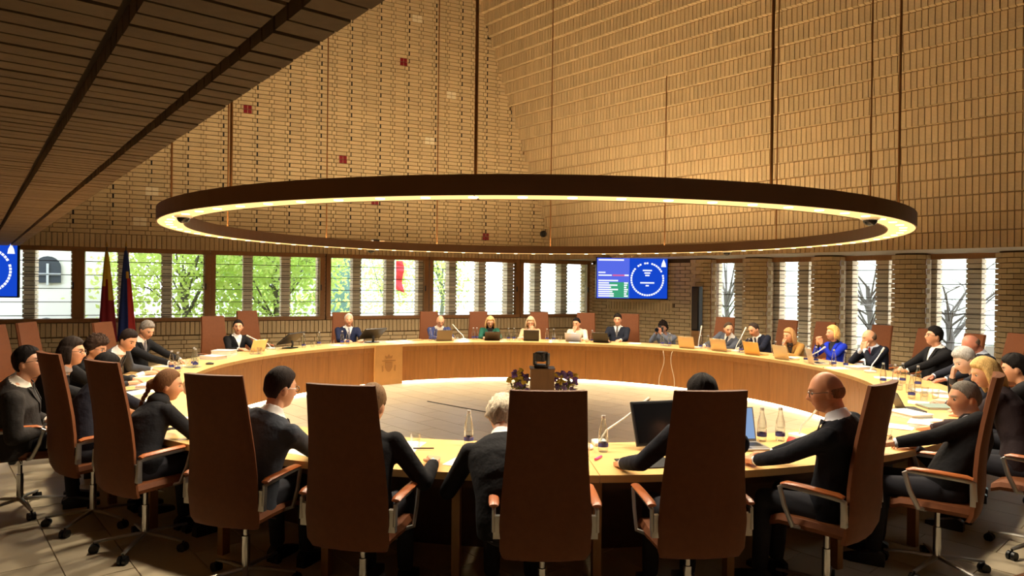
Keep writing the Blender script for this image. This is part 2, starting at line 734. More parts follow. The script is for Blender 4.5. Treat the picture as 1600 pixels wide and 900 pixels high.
# leaning wall above it, outer walls and roof close the hall behind the viewer
wd = MB()
for k in range(9):
    wd.box(PDp(9, -0.27 * k + 0.16, 2.7 + 0.8 * k + 0.4), (26, 0.3, 0.84), RD3)
struct(wd.build('wall_left', MORTAR_D))
struct(MB().box(PDp(9, 4.7, 1.3), (28, 0.3, 2.8), RD3).build('wall_left_lower', MORTAR))
struct(MB().box(PB(17.0, 6.5, 4.9), (0.3, 22, 9.9), RB3).build('wall_near', MORTAR_D))
_roof = [PA(-15.0, -0.3, 0), PA(2.2, -0.3, 0), PB(17.2, -0.2, 0), PDp(19.0, 0.6, 0), PDp(-2.0, 0.6, 0)]
struct(MB().prism([(p.x, p.y) for p in _roof], Z_TOP, Z_TOP + 0.2, axis='z').build('ceiling', mat('dark_roof', (64, 48, 34), 0.8)))  # unseen roof, like the near wall, toned dark to bounce less light

# ================================================================== THE ROUND LUMINAIRE
RO, RI, ZB, ZT = 4.42, 4.15, 2.477, 2.62
lum = thing('ring_luminaire', 'huge bronze ring lamp hung on thin rods above the round table', 'lamp', (CX, CY, ZB))


def arc(r0, r1, z0, z1, a0, a1, n):
    """closed solid segment of a ring, local to the centre"""
    rings = []
    for i in range(n + 1):
        a = R(a0 + (a1 - a0) * i / n)
        s, c = math.sin(a), math.cos(a)
        rings.append([(r0 * s, r0 * c, z0), (r1 * s, r1 * c, z0), (r1 * s, r1 * c, z1), (r0 * s, r0 * c, z1)])
    return rings


def full_ring(mb, r0, r1, z0, z1, n=160, mi=0):
    rg = arc(r0, r1, z0, z1, 0, 360, n)[:-1]
    rg.append(rg[0])
    return mb.loft(rg, mi, cap=False)


full_ring(MB(), RO - 0.012, RO, 0, ZT - ZB).build('outer_band', BRONZE, lum)
full_ring(MB(), RI, RI + 0.012, 0, ZT - ZB).build('inner_band', BRONZE, lum)
full_ring(MB(), RI + 0.012, RO - 0.012, 0.085, 0.095).build('top_plate', BRONZE, lum)
GLOW = emit('warm_diffuser', (255, 206, 128), PANEL_E)
GLOW_LINE = emit('warm_edge_glow', (255, 214, 150), PANEL_E * 2.2)
SPOTDISC = emit('downlight_disc', (255, 226, 168), 6.0)
UPGLOW = emit('uplight_strip', (255, 228, 184), UP_E)
UPMID = emit('uplight_strip_low', (255, 228, 184), UP_E * 0.55)
UPDIM = emit('uplight_strip_dimmed', (255, 228, 184), UP_E * 0.13)
for k in range(12):
    a0 = 6.75 + 30 * k
    MB().loft(arc(RI + 0.014, RO - 0.014, 0.004, 0.012, a0 + 0.12, a0 + 29.88, 14)).build('diffuser_panel', GLOW, lum)
    MB().loft(arc(RI + 0.1, RO - 0.1, 0.097, 0.141, a0 + 1, a0 + 29, 10)).build('uplight_strip', UPGLOW if k in (0, 8, 9, 10, 11) else (UPMID if k == 1 else UPDIM), lum)
    rod_top = Z_TOP - ZB
    if k == 1:
        rod_top = 5.74 - ZB
    p = polar(a0, 4.285) - Vector((CX, CY, 0))
    thick = 0.012 if k in (4, 5, 6, 7) else 0.0105
    MB().tube([p + Vector((0, 0, 0.09)), p + Vector((0, 0, rod_top))], thick, 8).build('rod', BRASS, lum)
disc = MB().lathe([(0.0, -0.004), (0.034, -0.004), (0.036, 0.003), (0.0, 0.003)], 14, cap=False).mesh('downlight', SPOTDISC)
NS = 78
for k in range(NS):
    a = (k + 0.5) * 360 / NS
    p = polar(a, 4.30) - Vector((CX, CY, 0))
    link('downlight', disc, lum, (p.x, p.y, 0.0))
    if k % 2 == 0:
        ld = bpy.data.lights.new('downlight_lamp', 'SPOT')
        ld.energy = SPOT_W
        ld.color = (1.0, 0.85, 0.64)
        ld.spot_size = R(152)
        ld.spot_blend = 0.75
        ld.shadow_soft_size = 0.06
        lo = link('downlight_lamp', ld, lum, (p.x, p.y, -0.03))
        lo.rotation_euler = (R(9), 0, seat_rot(a) + PI)

# dome cameras and small devices on the ring
for ph, lb in ((-129, 'black dome camera with white collar under the left end of the ring lamp'),
               (-41, 'black dome camera with white collar under the far left of the ring lamp'),
               (138.5, 'black dome camera with white collar under the right end of the ring lamp'),
               (53.5, 'black dome camera with white collar under the far right of the ring lamp')):
    d = thing('dome_camera', lb, 'camera', polar(ph, 4.27, ZB), 0, 'dome cameras on the ring lamp')
    MB().lathe([(0.0, 0.004), (0.075, 0.004), (0.082, -0.012), (0.06, -0.02), (0.0, -0.02)], 20, cap=False).build('collar', WHITE_P, d, smooth='auto')
    MB().lathe([(0.058, -0.014), (0.055, -0.035), (0.042, -0.056), (0.02, -0.068), (0.0, -0.07)], 20, cap=False).build('dome', mat('smoked_dome', (12, 12, 14), 0.12), d, smooth=True)
for ph, lb in ((-40, 'small white and black device lying on the far left of the ring lamp'), (140.5, 'small black device lying on the right end of the ring lamp')):
    d = thing('control_box', lb, 'device', polar(ph, 4.25, ZT - 0.002), seat_rot(ph), 'devices on top of the ring lamp')
    MB().rbox((0, 0, 0.022), (0.13, 0.08, 0.044), 0.008).build('body', DARK, d)
    MB().rbox((-0.12, 0, 0.014), (0.1, 0.06, 0.028), 0.006).build('adapter', WHITE_P, d)

# ================================================================== THE ROUND TABLE
TI, TO, TZ = 4.165, 4.985, 0.74
tb = thing('round_table', 'large ring-shaped oak council table with curved panels facing its open centre', 'table', (CX, CY, 0))
N_SEG = 36
for k in range(N_SEG):
    a0 = 176.6 + 10 * k
    MB().loft(arc(TI, TO, TZ - 0.045, TZ, a0 + 0.03, a0 + 9.97, 6)).build('tabletop', OAK_TOP, tb)
    MB().loft(arc(TI + 0.012, TI + 0.03, TZ - 0.125, TZ - 0.045, a0 + 0.03, a0 + 9.97, 6)).build('fascia', OAK, tb)
    MB().loft(arc(TI + 0.028, TI + 0.05, 0.05, TZ - 0.128, a0 + 0.03, a0 + 9.97, 6)).build('front_panel', OAK, tb)
    p = polar(a0, 4.9) - Vector((CX, CY, 0))
    MB().box((0, 0, 0.3475), (0.05, 0.06, 0.695)).build('leg', OAK_DARK, tb, (p.x, p.y, 0), (0, 0, seat_rot(a0)))
full_ring(MB(), TI + 0.052, TI + 0.07, 0.0, TZ - 0.05).build('inner_lining', WALNUT, tb)
full_ring(MB(), TI + 0.046, TI + 0.05, 0.004, 0.044).build('plinth_light', emit('plinth_light', (255, 226, 176), 16.0), tb)
full_ring(MB(), TO - 0.16, TO - 0.14, TZ - 0.13, TZ - 0.048).build('apron', WALNUT, tb)
# the projecting crest panel
# ================================================================== CHAIRS
def chair_parts():
    """meshes of one high-backed conference chair, local: hub on the floor at the origin, +Y to the table"""
    parts = []
    # seat
    m = MB()
    rings = []
    for i in range(9):
        y = -0.21 + 0.46 * i / 8
        wdt = 0.235 - 0.02 * abs(i - 4) / 4
        zt = 0.500 + 0.012 * math.cos((i - 4) / 4 * 1.4) - (0.02 if i == 8 else 0)
        rings.append([(-wdt, y, zt - 0.055), (wdt, y, zt - 0.055), (wdt + 0.008, y, zt - 0.03), (wdt - 0.01, y, zt),
                      (0, y, zt + 0.004), (-wdt + 0.01, y, zt), (-wdt - 0.008, y, zt - 0.03)])
    m.loft(rings)
    parts.append(('seat', m.mesh('seat', LEATHER, 'auto'), None))
    # back: tall curved shell
    prof = [(-0.225, 0.425), (-0.245, 0.47), (-0.262, 0.62), (-0.262, 0.74), (-0.272, 0.88), (-0.295, 1.04), (-0.325, 1.2),
            (-0.352, 1.335)]
    wid = [0.222, 0.24, 0.243, 0.236, 0.224, 0.212, 0.204, 0.198]
    m = MB()
    rings = []
    for (y, z), wd_ in zip(prof, wid):
        ring = []
        for u in (-1, -0.94, -0.5, 0, 0.5, 0.94, 1):
            ring.append((u * wd_, y + 0.030 * u * u + (0.0 if abs(u) < 1 else 0.012), z))
        for u in (0.94, 0.5, 0, -0.5, -0.94):
            ring.append((u * wd_, y + 0.046 + 0.022 * u * u, z))
        rings.append(ring)
    m.loft(rings)
    parts.append(('backrest', m.mesh('backrest', LEATHER, 'auto'), None))
    # arms
    for s in (-1, 1):
        m = MB()
        x = s * 0.272
        loop = [(x, -0.205, 0.575), (x, -0.2, 0.685), (x, -0.15, 0.695), (x, 0.13, 0.705), (x, 0.165, 0.69), (x, 0.135, 0.58), (x, 0.085, 0.475),
                (s * 0.2, 0.05, 0.455)]
        m.tube(loop, [(0.011, 0.02)] * 2 + [(0.011, 0.016)] * 6, 8)
        m.box((s * 0.255, -0.2, 0.6), (0.04, 0.03, 0.12))
        parts.append(('armrest_frame', m.mesh('armrest_frame', SILVER, 'auto'), None))
        pad = MB().tube([(x, -0.2, 0.708), (x, -0.17, 0.716), (x, 0.0, 0.722), (x, 0.12, 0.722), (x, 0.155, 0.712)],
                        [(0.024, 0.01), (0.028, 0.013), (0.028, 0.013), (0.027, 0.012), (0.018, 0.006)], 10).mesh('arm_pad', ARMPAD, 'auto')
        parts.append(('arm_pad', pad, ('armrest_frame', s)))
    m = MB().tube([(0, 0, 0.09), (0, 0, 0.30)], 0.024, 12).tube([(0, 0, 0.3), (0, 0, 0.43)], 0.016, 12)
    m.box((0, -0.02, 0.44), (0.16, 0.24, 0.03))
    m.tube([(0.06, 0, 0.425), (0.2, 0.02, 0.42)], 0.006, 6)
    parts.append(('column', m.mesh('column', CHROME, 'auto'), None))
    for k in range(5):
        a = 2 * PI * k / 5 + 0.3
        c_, s_ = math.cos(a), math.sin(a)
        m = MB().tube([(0.0, 0.0, 0.1), (0.15 * c_, 0.15 * s_, 0.093), (0.31 * c_, 0.31 * s_, 0.074)], [(0.02, 0.016), (0.018, 0.013), (0.013, 0.009)], 8)
        parts.append(('base_arm', m.mesh('base_arm', SILVER, 'auto'), None))
        m = MB()
        ax = Vector((-s_, c_, 0))
        cc = Vector((0.31 * c_, 0.31 * s_, 0.031))
        for sd in (-1, 1):
            m.tube([cc + ax * sd * 0.006, cc + ax * sd * 0.026], 0.031, 12)
        m.tube([cc + Vector((0, 0, 0.0)), cc + Vector((0, 0, 0.045))], 0.007, 6)
        parts.append(('caster', m.mesh('caster', DARK, 'auto'), ('base_arm', k)))
    return parts


CHAIR = chair_parts()


def chair(phi, r, label, turn=0.0, group='high-backed council chairs', loc=None, dz=0.0):
    p = loc if loc is not None else polar(phi, r)
    root = thing('council_chair', label, 'chair', p, seat_rot(phi) + R(turn), group)
    arms, bases = [], []
    for name, me, sub in CHAIR:
        par = root
        if sub and sub[0] == 'armrest_frame':
            par = arms[-1]
        if sub and sub[0] == 'base_arm':
            par = bases[-1]
        o = link(name, me, par)
        if name == 'armrest_frame':
            arms.append(o)
        if name == 'base_arm':
            bases.append(o)
        if name in ('seat', 'backrest', 'armrest_frame', 'column') and dz:
            o.location.z = dz if name != 'column' else 0
            if name == 'column':
                o.scale.z = (0.455 + dz) / 0.455
    return root


# ================================================================== PEOPLE
WORK = bpy.data.scenes.new('work')


def remesh(mb, voxel, smooth=2, factor=0.5):
    """union of the overlapping solids of mb as one continuous surface: returns vertex array and quads"""
    me = bpy.data.meshes.new('tmp')
    me.from_pydata([tuple(v) for v in mb.v], [], mb.f)
    bm = bmesh.new(); bm.from_mesh(me)
    bmesh.ops.recalc_face_normals(bm, faces=bm.faces)
    bm.to_mesh(me); bm.free()
    o = bpy.data.objects.new('tmp', me)
    WORK.collection.objects.link(o)
    md = o.modifiers.new('r', 'REMESH')
    md.mode = 'VOXEL'
    md.voxel_size = voxel
    if smooth:
        sm = o.modifiers.new('s', 'SMOOTH')
        sm.factor = factor
        sm.iterations = smooth
    vl = WORK.view_layers[0]
    vl.update()
    dg = vl.depsgraph
    ev = o.evaluated_get(dg)
    em = ev.to_mesh()
    n = len(em.vertices)
    co = np.empty(n * 3, dtype=np.float32)
    em.vertices.foreach_get('co', co)
    nl = len(em.loops)
    vi = np.empty(nl, dtype=np.int32)
    em.loops.foreach_get('vertex_index', vi)
    ls = np.empty(len(em.polygons), dtype=np.int32)
    em.polygons.foreach_get('loop_total', ls)
    vi = vi.tolist()
    fs, k = [], 0
    for n_ in ls.tolist():
        fs.append(tuple(vi[k:k + n_]))
        k += n_
    ev.to_mesh_clear()
    bpy.data.objects.remove(o)
    bpy.data.meshes.remove(me)
    return co.reshape(-1, 3), fs


def raw_mesh(name, co, fs, mats, mi=None, smooth=True, tint=None):
    me = bpy.data.meshes.new(name)
    me.from_pydata(np.asarray(co, dtype=np.float32).tolist(), [], fs)
    for m in (mats if isinstance(mats, (list, tuple)) else [mats]):
        me.materials.append(m)
    if mi is not None:
        me.polygons.foreach_set('material_index', mi)
    if smooth:
        me.polygons.foreach_set('use_smooth', [True] * len(me.polygons))
    if tint is not None:
        at = me.color_attributes.new('tint', 'FLOAT_COLOR', 'POINT')
        at.data.foreach_set('color', tint.astype(np.float32).ravel())
    me.update()
    return me


def smoothstep(a, b, x):
    t = np.clip((x - a) / (b - a), 0, 1)
    return t * t * (3 - 2 * t)


def head_grid(nu=44, nv=34):
    """head surface on a longitude/latitude grid, centre between the eyes' height; +Y is the face"""
    th = np.linspace(0.02, PI - 0.02, nv)[:, None]
    ph = np.linspace(0, 2 * PI, nu, endpoint=False)[None, :]
    x = np.sin(th) * np.sin(ph)
    y = np.sin(th) * np.cos(ph)
    z = np.cos(th) * np.ones_like(ph)
    return x, y, z


def head_shape(x, y, z):
    X, Y, Z = x * 0.077, y * 0.098, z * 0.121
    low = smoothstep(0.0, 0.115, -Z)
    X = X * (1 - 0.30 * low)
    Y = np.where(Y > 0, Y * (1 - 0.06 * low), Y * (1 - 0.42 * low))
    Y = Y + 0.012 * low
    X = X * (1 + 0.04 * smoothstep(0.0, 0.06, Z) * (Y < 0))
    fr = smoothstep(0.0, 0.05, Y)
    nose = np.exp(-(X / 0.0125) ** 2) * np.where(Z > -0.034, smoothstep(0.022, -0.034, Z) if False else np.clip((0.022 - Z) / 0.056, 0, 1), np.clip(1 - (-0.034 - Z) / 0.013, 0, 1))
    Y = Y + fr * 0.033 * nose
    Y = Y - fr * 0.010 * np.exp(-((np.abs(X) - 0.031) / 0.016) ** 2 - ((Z - 0.006) / 0.012) ** 2)
    Y = Y + fr * 0.007 * np.exp(-((Z - 0.030) / 0.009) ** 2) * (np.abs(X) < 0.055)
    Y = Y + fr * 0.006 * np.exp(-((Z + 0.060) / 0.010) ** 2 - (X / 0.022) ** 2)
    Y = Y - fr * 0.003 * np.exp(-((Z + 0.060) / 0.003) ** 2 - (X / 0.022) ** 2)
    Y = Y + fr * 0.012 * np.exp(-((Z + 0.098) / 0.016) ** 2 - (X / 0.024) ** 2)
    return X, Y, Z


def grid_faces(nv, nu, base=0):
    F = []
    for i in range(nv - 1):
        for k in range(nu):
            a, b = i * nu + k, i * nu + (k + 1) % nu
            F.append((base + a, base + a + nu, base + b + nu, base + b))
    F.append(tuple(base + k for k in range(nu)))
    F.append(tuple(base + (nv - 1) * nu + k for k in range(nu - 1, -1, -1)))
    return F


def hair_piece(style, seed, length=0.0):
    """closed hair volume in head space: sinks below the skin where there is no hair"""
    nu, nv = 56, 40
    x, y, z = head_grid(nu, nv)
    X, Y, Z = head_shape(x, y, z)
    al = np.degrees(np.arctan2(np.abs(X), Y))          # 0 front, 180 back
    rs = np.random.RandomState(seed)
    hf = {'short': 0.070, 'crew': 0.074, 'receding': 0.098, 'balding': 0.2, 'bald': 0.2, 'curly': 0.06, 'long': 0.068, 'bob': 0.066,
          'tied': 0.076, 'full': 0.068, 'mop': 0.05}[style]
    side = 0.03 if style not in ('bald', 'balding') else 0.035
    ear = -0.012
    back = {'crew': -0.05, 'bald': -0.05, 'balding': -0.055, 'short': -0.06, 'full': -0.066, 'receding': -0.055}.get(style, -0.085)
    if style in ('short', 'crew', 'receding', 'full'):
        ear = 0.022
    zl = np.interp(al, [0, 35, 62, 78, 92, 112, 135, 180], [hf, hf * 0.97, max(side, hf * 0.6) if hf < 0.15 else 0.12, 0.004 if hf < 0.15 else 0.045,
                                                          ear, ear - 0.02, back, back])
    mask = smoothstep(-0.010, 0.012, Z - zl)
    if style in ('bald', 'balding'):
        lo = np.interp(al, [0, 70, 85, 110, 180], [0.3, 0.3, -0.01, -0.035, back])
        hi = np.interp(al, [0, 80, 110, 180], [0.0, 0.02, 0.03, 0.03 if style == 'bald' else 0.075])
        mask = smoothstep(-0.006, 0.010, Z - lo) * smoothstep(-0.006, 0.012, hi - Z)
    th = {'short': 0.016, 'crew': 0.008, 'receding': 0.012, 'bald': 0.0035, 'balding': 0.009, 'curly': 0.032, 'long': 0.022, 'bob': 0.026,
          'tied': 0.011, 'full': 0.019, 'mop': 0.028}[style]
    top = 1 + 0.4 * smoothstep(0.03, 0.11, Z) * (style in ('short', 'full', 'mop', 'curly'))
    if style in ('short', 'crew', 'receding', 'full'):
        top = top * (0.42 + 0.58 * smoothstep(0.0, 0.075, Z))
    ph = np.arctan2(X, Y)
    strand = 0.10 * np.sin(ph * 23 + 5 * Z / 0.1 + seed) + 0.08 * np.sin(ph * 41 - 9 * Z / 0.1)
    if style in ('curly', 'mop'):
        strand = 0.28 * np.sin(ph * 9 + 26 * Z / 0.1) * np.cos(ph * 7 - 11 * Z / 0.1) + 0.15 * rs.randn(*X.shape)
    t = mask * th * top * (1 + strand) - (1 - mask) * 0.010
    L = np.sqrt(X ** 2 + Y ** 2 + Z ** 2)
    P = np.stack([X + X / L * t, Y + Y / L * t, Z + Z / L * t], -1).reshape(-1, 3)
    mb = MB()
    mb.add([Vector(map(float, p)) for p in P], grid_faces(nv, nu))
    rnd = random.Random(seed)
    if style in ('long', 'bob') or length:
        L_ = length or (0.13 if style == 'bob' else 0.24)
        for k in range(26):
            a = R(82 + (278 - 82) * k / 25)                # around sides and back
            sx, cy = math.sin(a), math.cos(a)
            r0 = 0.083
            pts = []
            for j in range(6):
                u = j / 5
                rr_ = r0 + 0.022 * math.sin(u * PI * 0.8) + rnd.uniform(-0.003, 0.003)
                zz = 0.05 - (L_ + 0.05) * u * (1 + 0.06 * rnd.uniform(-1, 1))
                pts.append((sx * rr_ * 0.98, cy * rr_ * 1.08 + 0.006 * (cy > 0), zz))
            mb.tube(pts, [0.017, 0.019, 0.019, 0.018, 0.014, 0.006], 6)
    if style == 'tied':
        pass
    return mb


HAND = {}


def hand_template(curl):
    """right hand, wrist at origin, fingers along +Y, back of the hand +Z, thumb towards -X"""
    if curl in HAND:
        return HAND[curl]
    m = MB()
    m.loft([[(-w_, y, -h_), (w_, y, -h_), (w_ * 1.02, y, 0), (w_, y, h_), (-w_, y, h_), (-w_ * 1.02, y, 0)] for y, w_, h_ in
            ((-0.03, 0.024, 0.019), (0.0, 0.027, 0.017), (0.03, 0.038, 0.016), (0.07, 0.042, 0.014), (0.092, 0.040, 0.012))])
    for k, (x, ln, sp) in enumerate(((-0.031, 0.074, -6), (-0.0105, 0.084, -2), (0.0105, 0.078, 3), (0.031, 0.060, 9))):
        p = Vector((x, 0.085, 0.0))
        pts, d = [p - Vector((0, 0.02, 0)), p], 0
        for s_, f in ((0.45, 1), (0.3, 1.25), (0.25, 0.9)):
            d += R(curl) * f
            p = p + Vector((math.sin(R(sp)) * math.cos(d), math.cos(R(sp)) * math.cos(d), -math.sin(d))) * ln * s_
            pts.append(p)
        m.tube(pts, [0.0095, 0.0095, 0.0088, 0.0082, 0.0062], 8)
    m.tube([(-0.02, 0.01, -0.004), (-0.044, 0.035, -0.010), (-0.056, 0.062, -0.014), (-0.054, 0.085, -0.018)], [0.014, 0.0125, 0.0105, 0.0075], 8)
    co, fs = remesh(m, 0.0046, 1)
    HAND[curl] = (co, fs)
    return HAND[curl]


def frame(fwd, up):
    f = Vector(fwd).normalized()
    u = Vector(up)
    u = (u - f * u.dot(f)).normalized()
    x = f.cross(u)
    return Matrix((x, f, u)).transposed()


def ik(S, H, l1, l2, pole):
    d = H - S
    L = min(d.length, (l1 + l2) * 0.995)
    dn = d.normalized()
    a = (l1 * l1 - l2 * l2 + L * L) / (2 * L)
    h = math.sqrt(max(l1 * l1 - a * a, 1e-6))
    pl_ = (pole - dn * pole.dot(dn)).normalized()
    return S + dn * a + pl_ * h, S + dn * L


SKIN = {}


def skin_mat(rgb):
    k = 'skin_%d_%d_%d' % rgb
    return mat(k, rgb, 0.5, var=0.04, scale=25, attr='tint', spec=0.35)


EYE_ME = MB().ball((0, 0, 0), 0.0112, 12, 10, Matrix.Rotation(-PI / 2, 3, 'X')).mesh('eye', [mat('eye_white', (190, 180, 170), 0.25), mat('eye_iris', (40, 28, 20), 0.2)], True)
for p in EYE_ME.polygons:
    if p.center.y > 0.0065:
        p.material_index = 1

PEOPLE = {}


def person(key, label, loc, rz, H, skin=(206, 152, 118), hair='short', haircol=(60, 42, 28), top=(28, 28, 34), shirt=(225, 222, 216), tie=None,
           female=False, jacket=True, hands=None, yaw=0.0, pitch=0.0, roll=0.0, glasses=None, legs=(38, 38, 44), bulk=1.0, voxel=0.0085, curl=16,
           hairlen=0.0, extra=None, beard=None, neck_scarf=None, stand=False, cloth_rough=0.85):
    """H = head centre in the person's own frame (origin on the floor under the chair hub, +Y ahead)"""
    root = thing('person', label, 'person', loc, rz, None)
    H = Vector(H)
    hip = Vector((0, -0.04, 0.60))
    if stand:
        hip = Vector(stand)
    RH = Euler((R(-pitch), R(roll), R(yaw)), 'XYZ').to_matrix()   # positive pitch looks down
    RH = Matrix.Rotation(R(yaw), 3, 'Z') @ Matrix.Rotation(R(-pitch), 3, 'X') @ Matrix.Rotation(R(roll), 3, 'Y')
    neck_top = H + RH @ Vector((0, -0.022, -0.075))
    back_lean = (Vector((H.x, H.y, 0)) - Vector((hip.x, hip.y, 0))) * 0.28
    NB = H + Matrix.Rotation(R(-max(0.0, pitch) * 0.6), 3, 'X') @ Vector((0, -0.05, -0.140)) - back_lean * 0.22
    wS = 0.180 if female else 0.212
    # spine points
    d = NB - hip
    bow = Vector((0, -0.035, 0))
    P = [hip + Vector((0, 0, -0.10)), hip, hip + d * 0.25 + bow * 0.6, hip + d * 0.5 + bow, hip + d * 0.72 + bow * 0.9, hip + d * 0.88 + bow * 0.5, NB,
         NB + (neck_top - NB) * 0.35]
    if female:
        Wd = [0.17, 0.178, 0.142, 0.146, 0.164, 0.166, 0.088, 0.05]
        Dp = [0.12, 0.125, 0.100, 0.115, 0.112, 0.085, 0.062, 0.05]
    else:
        Wd = [0.17, 0.178, 0.168, 0.180, 0.200, 0.198, 0.105, 0.058]
        Dp = [0.13, 0.135, 0.125, 0.125, 0.120, 0.092, 0.068, 0.058]
    Wd = [a * (bulk if i < 5 else 1 + (bulk - 1) * 0.5) for i, a in enumerate(Wd)]
    Dp = [a * (bulk if i < 5 else 1 + (bulk - 1) * 0.5) for i, a in enumerate(Dp)]
    lat = Vector((1, 0, 0))
    lat = (lat - d.normalized() * lat.dot(d.normalized())).normalized()

    def torso(mb, off, k0=0, k1=8):
        rings = []
        for i in range(k0, k1):
            t = (P[min(i + 1, 7)] - P[max(i - 1, 0)]).normalized()
            if i <= 1:
                t = Vector((0, 0, 1))
            f = t.cross(lat).normalized() * -1
            if f.y < 0:
                f = -f
            rings.append([P[i] + lat * (math.cos(a) * (Wd[i] + off)) + f * (math.sin(a) * (Dp[i] + off)) * (1.0 if math.sin(a) > 0 else 0.95)
                          for a in [2 * PI * j / 20 for j in range(20)]])
        mb.loft(rings)

    sh_c = hip + d * 0.87 + bow * 0.5
    S = {s: sh_c + lat * s * (wS - 0.022) * (1 + (bulk - 1) * 0.4) + Vector((0, 0, -0.012)) for s in (-1, 1)}
    hands = hands or {}
    arms = {}
    for s in (-1, 1):
        hd = hands.get(s) or {}
        tgt = Vector(hd.get('at', (s * 0.17, 0.50, 0.775)))
        pole = Vector(hd.get('pole', (s * 0.55, -0.4, -0.75)))
        E_, W_ = ik(S[s], tgt, 0.285, 0.255, pole)
        arms[s] = (S[s], E_, W_, Vector(hd.get('fwd', (W_ - E_).normalized() * 0.6 + Vector((-s * 0.35, 0.5, -0.1)))), Vector(hd.get('up', (s * 0.15, 0, 1))), hd.get('curl', curl))
    # ---- body: one continuous surface (head, neck, trunk, arms), hands with five fingers
    mb = MB()
    torso(mb, -0.03, 0, 8)
    mb.tube([NB + Vector((0, 0, -0.05)), NB + (neck_top - NB) * 0.5, neck_top + RH @ Vector((0, 0.004, 0.03))],
            [(0.058, 0.058), (0.053, 0.055), (0.052, 0.055)] if not female else [(0.056, 0.056), (0.045, 0.047), (0.044, 0.047)], 14)
    x, y, z = head_grid()
    X, Y, Z = head_shape(x, y, z)
    if female:
        X, Y, Z = X * 0.95, Y * 0.95, Z * 0.95
    hp = np.stack([X, Y, Z], -1).reshape(-1, 3)
    mb.add([RH @ Vector(map(float, p)) + H for p in hp], grid_faces(X.shape[0], X.shape[1]))
    for s in (-1, 1):
        mb.ball(H + RH @ Vector((s * 0.075, -0.012, -0.006)), (0.010, 0.019, 0.031), 8, 8, RH @ Matrix.Rotation(R(s * -18), 3, 'Z'))
    for s in (-1, 1):
        a, e, w_, _, _, _ = arms[s]
        mb.tube([a, a + (e - a) * 0.5, e, e + (w_ - e) * 0.5, w_], [0.045, 0.041, 0.037, 0.033, 0.026], 10)
    co, fs = remesh(mb, voxel, 2)
    n0 = len(co)
    cos_, fss = [co], list(fs)
    base = n0
    for s in (-1, 1):
        a, e, w_, hf, hu, cl = arms[s]
        hco, hfs = hand_template(cl)
        F = np.array(frame(hf, hu))
        pts = hco.copy()
        if s < 0:
            pts[:, 0] *= -1
        pts = pts * (0.92 if female else 1.0)
        pts = pts @ F.T + np.array(w_ + Vector(hf).normalized() * 0.012)
        cos_.append(pts.astype(np.float32))
        fss += [tuple((i + base for i in (f if s > 0 else f[::-1]))) for f in hfs]
        base += len(pts)
    co = np.concatenate(cos_)
    # tint: lips, brows, cheeks in head space
    q = (co - np.array(H)) @ np.array(RH)
    if female:
        q = q / 0.95
    tint = np.ones((len(co), 4))
    front = (q[:, 1] > 0.05) & (np.abs(q[:, 2]) < 0.13)
    lip = np.exp(-((q[:, 2] + 0.060) / 0.009) ** 4 - (q[:, 0] / 0.023) ** 4) * front
    tint[:, :3] *= 1 - lip[:, None] * (np.array([0.3, 0.55, 0.52]) if not female else np.array([0.25, 0.7, 0.62]))
    brow = np.exp(-((q[:, 2] - 0.028) / 0.0085) ** 4 - ((np.abs(q[:, 0]) - 0.031) / 0.02) ** 4) * front
    hc = np.array(lin(haircol)) / np.maximum(np.array(lin(skin)), 0.02)
    tint[:, :3] = tint[:, :3] * (1 - brow[:, None] * 0.9) + np.clip(hc, 0, 1)[None] * brow[:, None] * 0.9
    ck = np.exp(-((q[:, 2] + 0.03) / 0.022) ** 2 - ((np.abs(q[:, 0]) - 0.042) / 0.02) ** 2) * front
    tint[:, 1:3] *= 1 - ck[:, None] * 0.10
    if beard is not None:
        bd = smoothstep(-0.030, -0.052, q[:, 2]) * (q[:, 1] > 0.0) * (q[:, 2] > -0.14) * (1 - lip) * (np.linalg.norm(q, axis=1) < 0.16)
        bc = np.clip(np.array(lin(beard)) / np.maximum(np.array(lin(skin)), 0.02), 0, 1.2)
        tint[:, :3] = tint[:, :3] * (1 - bd[:, None] * 0.7) + bc[None] * bd[:, None] * 0.7
    body = link('body', raw_mesh('body', co, fss, skin_mat(skin), tint=tint), root)
    for s in (-1, 1):
        k = 0.95 if female else 1.0
        o = link('eye', EYE_ME, body)
        o.matrix_local = Matrix.Translation(H + RH @ Vector((s * 0.031, 0.0770, 0.006)) * k) @ RH.to_4x4()
    # ---- hair
    if hair:
        hb = hair_piece(hair, sum(map(ord, key)) % 97, hairlen)
        hv = [RH @ (Vector(v) * (0.955 if female else 1.0)) + H for v in hb.v]
        if extra == 'ponytail':
            m2 = MB()
            m2.tube([(0, -0.095, 0.05), (0.01, -0.135, 0.03), (0.03, -0.13, -0.08), (0.05, -0.10, -0.2), (0.055, -0.085, -0.28)], [0.02, 0.03, 0.033, 0.028, 0.008], 10)
            n = len(hv); hv += [RH @ Vector(v) + H for v in m2.v]; hb.f += [tuple(i + n for i in f) for f in m2.f]
        if extra == 'bun':
            m2 = MB().ball((0, -0.105, 0.0), (0.045, 0.04, 0.042), 14, 10)
            n = len(hv); hv += [RH @ Vector(v) + H for v in m2.v]; hb.f += [tuple(i + n for i in f) for f in m2.f]
